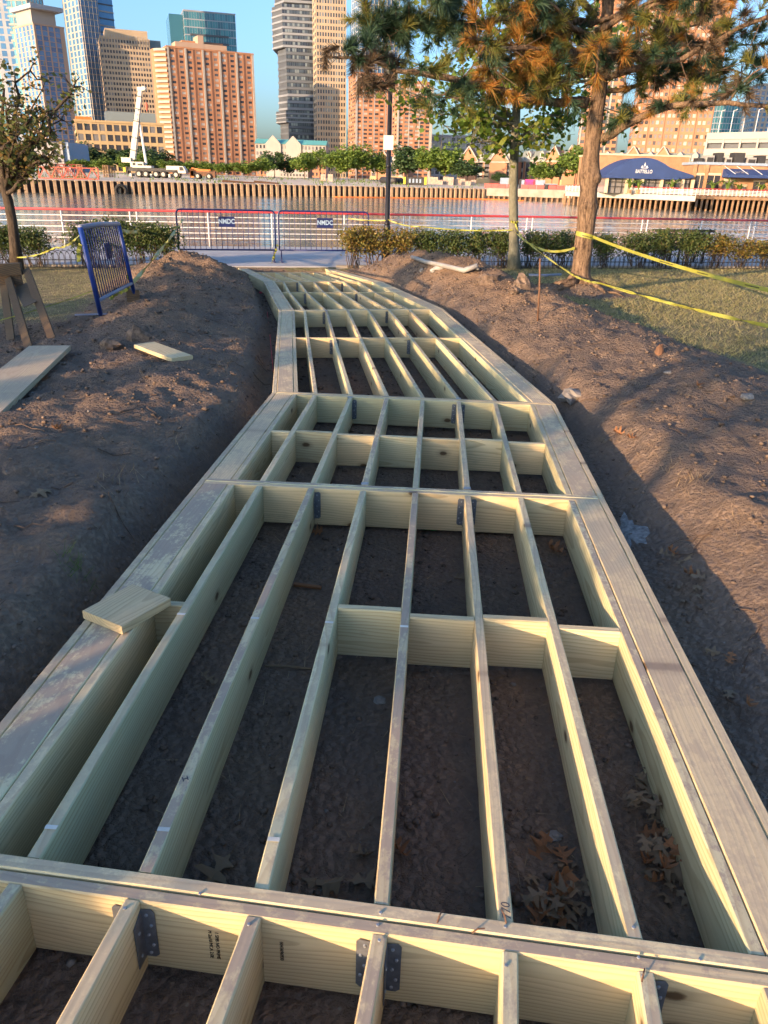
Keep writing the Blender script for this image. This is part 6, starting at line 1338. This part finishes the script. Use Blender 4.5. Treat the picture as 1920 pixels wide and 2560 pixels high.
def frame_of(tl, tr, Yl, Yr, base=None):
    A, B_ = PY(*tl, Yl), PY(*tr, Yr); z1 = A.z; W = math.hypot(B_.x-A.x, B_.y-A.y); a = math.atan2(B_.y-A.y, B_.x-A.x); return A, W, a, z1
def tower(name, label, tl, tr, Yl, Yr, depth, nf, pattern, wall, pane, accent=None, accent2=None, sp=0.42, z0=0.9, individual=True, cat='tower', roof=None, proud=0.35, side='both', sp_mat=None, ztop=None, base_h=0.0):
    """a block with real window openings: piers and spandrels stand proud of the panes. pattern: [(kind, width)], kind w window, b pier, h proud pale pier, d dark pier"""
    A, W, a, z1 = frame_of(tl, tr, Yl, Yr)
    if ztop: z1 = ztop
    t = thing(name, label, cat, (A.x, A.y, z0), a); H = z1-z0
    m = MB(); m.box(0, W, proud, depth, -3, H-0.02); m.build('core', wall, t)
    tot = sum(w for k, w in pattern); fh = (H-base_h)/nf; x = 0; piers = MB(); acc = MB(); acd = MB(); wins = []
    for k, w in pattern:
        w = w*W/tot
        if k == 'b': piers.box(x, x+w, 0, proud-.01, 0, H)
        elif k == 'h': acc.box(x, x+w, -0.45, proud-.01, 0, H+.3)
        elif k == 'd': acd.box(x, x+w, -0.03, proud-.01, 0, H-.05)
        else: wins.append((x, x+w))
        x += w
    spn = MB()
    for i in range(nf+1):
        zc = base_h+i*fh; spn.box(0.02, W-.02, 0.03, proud-.012, max(0, zc-fh*sp/2), min(H-.03, zc+fh*sp/2))
    if base_h: spn.box(0.02, W-.02, 0.03, proud-.012, 0, base_h)
    if piers.v: piers.build('pier', wall, t) if False else piers.build('piers', wall, t)
    spn.build('spandrels', sp_mat or wall, t)
    if acc.v: acc.build('pilasters', accent, t)
    if acd.v: acd.build('dark_strips', accent2, t)
    cells = [(x0, x1, base_h+i*fh+fh*sp/2, base_h+(i+1)*fh-fh*sp/2) for i in range(nf-1, -1, -1) for x0, x1 in wins]
    rest_ = MB(); cache = {}
    for j, (x0, x1, za, zb_) in enumerate(cells):
        if individual and j < 300:
            key = (round(x1-x0, 3), round(zb_-za, 3))
            if key not in cache:
                b = MB(); b.box(0, x1-x0, 0, 0.05, 0, zb_-za); cache[key] = b.mesh('window', pane)
            inst('window', cache[key], t, (x0, proud-.12, za)); NWIN[0] += 1
        else: rest_.box(x0, x1, proud-.12, proud-.07, za, zb_)
    # side windows as one mass
    n = max(2, int(depth/6))
    for i in range(nf):
        za, zb_ = base_h+i*fh+fh*sp/2, base_h+(i+1)*fh-fh*sp/2
        for k in range(n):
            y0 = proud+1+(depth-2)*k/n; y1 = y0+(depth-2)/n*.6
            if side in ('both', 'left'): rest_.box(-.04, .03, y0, y1, za, zb_)
            if side in ('both', 'right'): rest_.box(W-.03, W+.04, y0, y1, za, zb_)
    if rest_.v: tag(rest_.build('windows', pane, t), kind='stuff')
    m = MB(); m.box(-.25, W+.25, -.25, depth+.25, H+.001, H+.9); m.build('parapet', roof or wall, t)
    return t, W, H
def extra(t, name, mat, x0, x1, y0, y1, z0, z1): m = MB(); m.box(x0, x1, y0, y1, z0, z1); return m.build(name, mat, t)
def rep(p, n): return list(p)*n
# brick apartment tower in the middle left
t, W, H = tower('apartment_tower', 'tall orange red brick apartment tower with white stripes left of centre', (416, 118), (633, 134), 470, 492, 26, 25, [('h', .5)]+rep([('b', .35), ('w', 1), ('b', .35), ('d', .55), ('b', .35), ('w', 1), ('b', .35), ('h', .5)], 5), M['red_brick'], M['pane'], M['pale'], M['brown_brick'], sp=.52)
k = W/219.0
extra(t, 'penthouse', M['red_brick'], 45*k, 148*k, 6, 20, H+.9, H+.9+9*k*1.0+2); extra(t, 'roof_block', M['pink_stone'], 78*k, 92*k, -.3, 10, H+.9, H+7); extra(t, 'roof_block', M['pink_stone'], 22*k, 150*k, -.2, 9, H+.9, H+3.2)
m = MB(); cw = 8.5                                       # the angled left bay with balconies
m.prism([(-.3, 0, 0), (-.3, 12, 0), (-cw*.75, 12, 0), (-cw*.75, 6.5, 0)], (0, 0, H-.3)); m.build('corner_bay', M['red_brick'], t)
for i in range(25):
    z = H/25*(i+.35); m = MB(); m.prism([(-.9, -.8, z), (-.9, 1.5, z), (-cw*.62, 6.0, z), (-cw*.72, 4.6, z), (-cw*.55, 2.6, z)], (0, 0, 1.15)); m.build('balcony', M['pale'], t)
# left edge towers
tower('glass_tower', 'white banded glass tower at the left edge of the picture', (-70, 0), (66, 0), 640, 640, 30, 46, rep([('w', 2.4), ('b', .3), ('w', 1.4), ('b', .4)], 5), M['pale'], M['pane_teal'], sp=.26, individual=True, ztop=235)
tower('glass_tower', 'dark blue narrow tower wing right of the white banded one', (68, 0), (82, 0), 643, 662, 26, 48, rep([('w', 1), ('b', .3)], 3), M['grey_panel'], M['pane_blue'], sp=.25, individual=False, ztop=228)
t, W, H = tower('striped_tower', 'pink stone tower with blue glass stripes and flat overhanging roof', (83, 60), (158, 57), 560, 575, 30, 30, [('b', 1.0)]+rep([('w', 2.6), ('b', .7)], 4)+[('b', 1.6)], M['pink_stone'], M['pane_blue'], sp=.10, individual=False)
extra(t, 'penthouse', M['pale'], 0.5, W*.80, 2, 24, H+.9, H+8.5); extra(t, 'roof_slab', M['grey_panel'], -1.5, W*.97, -3, 28, H+8.5, H+11)
t, W, H = tower('slim_glass_tower', 'very tall slim glass tower with bright vertical fins', (196, 0), (243, 0), 640, 650, 28, 60, rep([('w', 1.2), ('h', .30), ('w', 1.2), ('b', .2)], 5), M['pale'], M['pane_blue'], M['pale'], sp=.18, individual=False, ztop=236)
m = MB(); m.box(W+.3, W+13.5, 4, 30, -3, H-6); m.build('blue_wing', M['pane_blue'], t)
for i in range(50): z = H*i/52; extra(t, 'wing_band', M['dark_panel'] if i % 2 else M['pale'], W+.3, W+13.7, 3.7, 3.98, z, z+.9)
tower('small_blue_tower', 'small blue banded tower peeping left of the slim glass tower', (194, 148), (222, 146), 720, 720, 25, 22, rep([('w', 1), ('b', .1)], 4), M['pale'], M['pane_blue'], sp=.35, individual=False)
t, W, H = tower('stepped_tower', 'tan grid tower with stepped top behind the crane boom', (249, 92), (372, 88), 600, 612, 36, 26, rep([('w', 1.1), ('b', .55)], 17), M['tan_stone'], M['pane_dark'], sp=.45)
extra(t, 'upper_step', M['tan_stone'], W*.12, W*.98, 3, 30, H+.9, H+6); extra(t, 'glass_wing', M['pane_grey'], W+.3, W+8, 4, 34, -3, H+1)
for i in range(18): extra(t, 'crown_fin', M['pale'], W*(.02+.055*i), W*(.03+.055*i), -.4, 1, H-4, H+2.2)
t, W, H = tower('office_block', 'low buff office block with square windows behind the dark trees', (186, 303), (410, 322), 385, 400, 30, 5, rep([('b', .55), ('w', 1.6)], 12)+[('b', .6)], M['buff'], M['pane_dark'], sp=.36, cat='building')
extra(t, 'glass_roof', M['pane_grey'], W*.36, W*.93, 6, 20, H+.9, H+5.2); extra(t, 'roof_plant', M['orange'], W*.02, W*.2, 5, 15, H+.9, H+2.4)
t, W, H = tower('teal_tower', 'teal glass tower with open crown behind the brick tower', (458, 26), (588, 41), 800, 815, 50, 22, rep([('w', 1), ('b', .07)], 20), M['grey_panel'], M['pane_teal'], sp=.14, individual=False)
extra(t, 'left_face', M['pane_teal'], -12.5, -.3, 8, 50, -3, H-2)
for i in range(6): extra(t, 'dark_band', M['dark_panel'], W*.1, W*.85, -.3, -.05, H*(.86-.045*i), H*(.872-.045*i))
# stacked dark tower, block by block
st_ = [(676, 792, -120, 6, 'pale'), (672, 791, 8, 118, 'mix'), (688, 787, 119, 224, 'dark'), (690, 796, 224, 275, 'mix'), (684, 796, 275, 306, 'mix'), (695, 797, 306, 352, 'dark')]
A0 = PY(690, 352, 560); st = thing('stacked_tower', 'dark banded tower of shifted stacked blocks in the centre', 'tower', (A0.x, 560, 0.9))
for (xl, xr2, yt, yb, kd) in st_:
    a0, a1 = PY(xl, yt, 560), PY(xr2, yt, 560); zb_ = PY(xl, yb, 560).z; x0, x1, z1, z0 = a0.x-A0.x, a1.x-A0.x, a0.z-.9, zb_-.9
    wd = x1-x0; xs = x0+wd*.27; m = MB(); m.prism([(xs, 0, z0), (x1, 4, z0), (x1, 34, z0), (x0, 34, z0), (x0, 12, z0)], (0, 0, z1-z0-.2)); blk_ = m.build('block', M['dark_panel'], st)
    nf_ = max(3, int((z1-z0)/3.4)); gm = MB(); wm = MB()
    for i in range(nf_):
        z = z0+(z1-z0)*(i+.1)/nf_; h = (z1-z0)/nf_
        for k2 in range(14):
            f0, f1 = k2/14+.008, (k2+1)/14-.008; wm.add([(xs+(x1-xs)*f0, 4*f0-.25, z+h*.42), (xs+(x1-xs)*f1, 4*f1-.25, z+h*.42), (xs+(x1-xs)*f1, 4*f1-.25, z+h*.92), (xs+(x1-xs)*f0, 4*f0-.25, z+h*.92)], [(0, 1, 2, 3)])
        gm.prism([(xs, -.5, z), (x1, 3.5, z), (x1, 3.9, z), (xs, -.1, z)], (0, 0, h*.36)); gm.prism([(x0-.4, 12, z), (xs, -.5, z), (xs+.1, -.1, z), (x0-.1, 12, z)], (0, 0, h*.30))
    tag(wm.build('windows', M['pane_grey'], blk_), kind='stuff'); gm.build('bands', M['blue_band'] if kd != 'dark' else M['dark_band'], blk_)
tower('tan_tower', 'tall tan tower with small windows right of the stacked tower', (789, 0), (866, 0), 536, 540, 17, 50, rep([('b', .5), ('w', .8)], 11)+[('b', .5)], M['tan_stone'], M['pane_grey'], sp=.40, individual=False, ztop=172)
tower('small_tan_block', 'small tan block seen between the tan tower and the red grey tower', (869, 326), (887, 326), 880, 880, 20, 9, rep([('w', 1), ('b', .3)], 4), M['buff'], M['pane_dark'], sp=.5, individual=False)
tower('glass_slab', 'grey glass tower partly hidden by the pine at top', (905, 0), (1000, 0), 690, 700, 30, 50, rep([('w', 1), ('h', .15)], 9), M['grey_panel'], M['pane_blue'], M['pale'], sp=.2, individual=False, ztop=215)
tower('red_grey_tower', 'red and grey brick tower behind the lamp post', (890, 184), (985, 186), 500, 505, 26, 26, [('h', .5)]+rep([('w', 1), ('b', .4), ('d', .3), ('w', 1), ('b', .4)], 3)+[('h', .5)], M['red_brick'], M['pane'], M['grey_white'], M['grey_white'], sp=.5)
BT_, _, _ = tower('brick_tower', 'warm brick tower seen through the maple leaves', (996, 205), (1085, 208), 470, 475, 26, 24, [('h', .4)]+rep([('w', 1), ('b', .5), ('w', 1), ('d', .3)], 3)+[('h', .4)], M['red_brick'], M['pane'], M['pale'], M['pale'], sp=.5, individual=False)
tower('grey_slab', 'grey block low behind the maple crown', (1080, 340), (1230, 345), 520, 520, 26, 8, rep([('w', 1), ('b', .4)], 12), M['grey_panel'], M['pane_grey'], sp=.4, individual=False, cat='building')
tower('brick_tower', 'brick tower with pale strips just behind the pine trunk', (1488, 0), (1592, 0), 470, 466, 26, 44, rep([('h', .4), ('w', 1), ('b', .5), ('w', 1), ('d', .4)], 3), M['red_brick'], M['pane'], M['pale'], M['dark_panel'], sp=.5, individual=False, ztop=150)
tower('brick_tower', 'big lit brick tower with white windows right of the pine', (1630, 0), (1836, 0), 440, 432, 26, 44, rep([('b', .45), ('w', .9), ('b', .45), ('w', .9), ('b', .45), ('w', .9), ('b', .3), ('d', .22)], 5), M['red_brick'], gpane('white_panes', [LT, MD, WH, LT, WH, DK, LT, WH]), M['pale'], M['brown_brick'], sp=.46, ztop=142)
tower('teal_block', 'teal glass block behind the parking garage', (1795, 262), (1868, 258), 640, 640, 30, 14, rep([('w', 1), ('b', .1)], 10), M['grey_panel'], M['pane_teal'], sp=.15, individual=False, cat='building')
tower('white_tower', 'pale tower cut by the right edge behind the garage', (1896, 212), (1990, 205), 560, 556, 30, 20, rep([('w', .8), ('b', .6)], 7), M['pale'], M['pane_blue'], sp=.35, individual=False)
# parking garage
A, B_ = PY(1768, 332, 235), PY(2040, 318, 215); gar = thing('parking_garage', 'pale parking garage with open decks at the right', 'garage', (A.x, A.y, .5), math.atan2(B_.y-A.y, B_.x-A.x)); W = math.hypot(B_.x-A.x, B_.y-A.y); H = A.z-.5
m = MB(); m.box(.3, W, 1.2, 30, 0, H-.5); m.build('core', M['dark_panel'], gar)
for i in range(4): z = H*(1-i*.27); extra(gar, 'deck_band', M['pale'], 0, W, 0, 1.0, z-1.7, z); extra(gar, 'deck_band', M['grey_white'], 0.02, W, .3, .98, z-2.6, z-1.71)
for i in range(7): extra(gar, 'column', M['pale'], W*i/6.0, W*i/6+.5, .1, .9, 0, H-1.71)
for i in range(5):
    m = MB(); x = W*(.06+.12*i); m.tube([(x, 3, H), (x, 3, H+5.5), (x+1.0, 3, H+5.8)], .10, 5); m.build('light_mast', M['white'], gar)
# brick row houses with slate roofs
def row(label, pxa, pxb, Ya, Yb, eave, ridge, nb, gables, seed):
    A, B_ = PLy(pxa, Ya), PLy(pxb, Yb); W = math.hypot(B_.x-A.x, B_.y-A.y); a = math.atan2(B_.y-A.y, B_.x-A.x); H = PY((pxa+pxb)/2, eave, (Ya+Yb)/2).z-A.z; Rg = PY((pxa+pxb)/2, ridge, (Ya+Yb)/2).z-A.z
    t = thing('row_houses', label, 'building', A, a, 'brick row houses on the far shore'); m = MB(); m.box(0, W, 0, 14, -2, H); m.build('wall', M['red_brick'], t)
    m = MB(); m.prism([(-.3, -.5, H), (-.3, 3.5, Rg), (-.3, 10.5, Rg), (-.3, 14.5, H)], (W+.6, 0, 0)); m.build('roof', M['slate'], t)
    extra(t, 'cornice', M['pale'], -.35, W+.35, -.55, -.02, H-.55, H-.02); extra(t, 'ground_storey', M['buff'], -.02, W+.02, -.25, -.02, -2, H*.22)
    fl = 4; b = MB(); b.box(0, 1.5, 0, .06, 0, 1.9); wm = b.mesh('window', M['pane']); b = MB(); b.box(-.18, 1.68, .02, .1, -.2, 2.1); fm = b.mesh('frame', M['pale'])
    for i in range(nb):
        x = W*(i+.5)/nb-.75
        for f in range(fl+1): z = H*(.05+.19*f)+.3; w_ = inst('window', wm, t, (x, -.12, z)); inst('frame', fm, w_)
    for g in gables:
        x = W*g; m = MB(); m.prism([(x-3.2, -.9, H-.02), (x+3.2, -.9, H-.02), (x, -.9, H+4.2)], (0, 4.2, 0)); gb = m.build('gable', M['red_brick'], t)
        for s in (-1, 1): m = MB(); m.bar((x+s*3.6, -1.05, H-.2), (x, -1.05, H+4.5), .35, .5, (0, -1, 0)); m.build('gable_trim', M['pale'], gb)
        extra(t, 'bay', M['red_brick'], x-2.9, x+2.9, -.88, -.27, 0, H-.6)
    for i in range(nb):
        if i % 2: x = W*(i+.5)/nb; m = MB(); m.prism([(x-.9, .1, H+.3), (x+.9, .1, H+.3), (x+.9, .1, H+2), (x, .1, H+3), (x-.9, .1, H+2)], (0, 2.5, 0)); m.build('dormer', M['pale'], t)
row('brick row houses with slate roof and gables left of the thin maple trunk', 1142, 1272, 290, 282, 402, 383, 8, (.22, .8), 1)
row('brick row houses with slate roof between the maple and the pine', 1292, 1440, 296, 278, 400, 376, 9, (.62, .9), 2)
row('brick row houses with slate roof and white dormers right of the pine', 1482, 1752, 276, 258, 404, 381, 15, (.35, .62), 3)
row('far brick houses with pale gables behind the lamp post', 925, 1010, 330, 326, 408, 390, 5, (.4,), 4)
# low blocks with teal roofs, low brick block, white building at left
def lowblock(name, label, pxa, pxb, Y, eave, ridge, wallm, roofm, nb, fl, strip=None):
    A, B_ = PLy(pxa, Y), PLy(pxb, Y); W = B_.x-A.x; xm = (pxa+pxb)/2; H = PY(xm, eave, Y).z-A.z; Rg = PY(xm, ridge, Y).z-A.z; t = thing(name, label, 'building', A); m = MB(); m.box(0, W, 0, 18, -2, H); m.build('wall', wallm, t)
    m = MB(); m.prism([(-.3, -.6, H), (-.3, 6, Rg), (-.3, 12, Rg), (-.3, 18.5, H)], (W+.6, 0, 0)); m.build('roof', roofm, t)
    if strip: extra(t, 'lower_wall', strip, -.02, W+.02, -.2, -.01, -2, H*.55)
    b = MB(); b.box(0, W/nb*.42, 0, .06, 0, H/fl*.5); wm = b.mesh('window', M['pane_dark'])
    for i in range(nb):
        for f in range(fl): inst('window', wm, t, (W*(i+.3)/nb, -.28, H*(f+.3)/fl))
    return t, W, H
t, W, H = lowblock('teal_roof_block', 'white and brick block with teal roof and pointed gables right of the brick tower', 641, 765, 430, 360, 347, M['pale'], M['teal_roof'], 14, 5, M['red_brick'])
for g in (.36, .76): x = W*g; m = MB(); m.prism([(x-4, -.9, 0), (x+4, -.9, 0), (x+4, -.9, H), (x, -.9, H+4), (x-4, -.9, H)], (0, 1.5, 0)); m.build('gable', M['pale'], t)
lowblock('teal_roof_block', 'brick block with pale teal roof below the stacked tower', 760, 815, 420, 363, 350, M['pale'], M['teal_roof'], 6, 5, M['red_brick'])
lowblock('brick_block', 'low brick and white block glimpsed between the far trees', 700, 770, 320, 410, 406, M['red_brick'], M['grey_white'], 9, 3, M['pale'])
t, W, H = lowblock('white_building', 'plain pale grey building behind the small tree at left', -140, 164, 262, 352, 350, M['grey_white'], M['grey_white'], 10, 4)
extra(t, 'dark_end', M['blue_grey'], W+.02, W+1.6, 1, 18, -2, H); extra(t, 'glass_base', M['pane_teal'], 0, W*.8, -.5, -.3, 0, H*.16)
print('windows', NWIN[0])
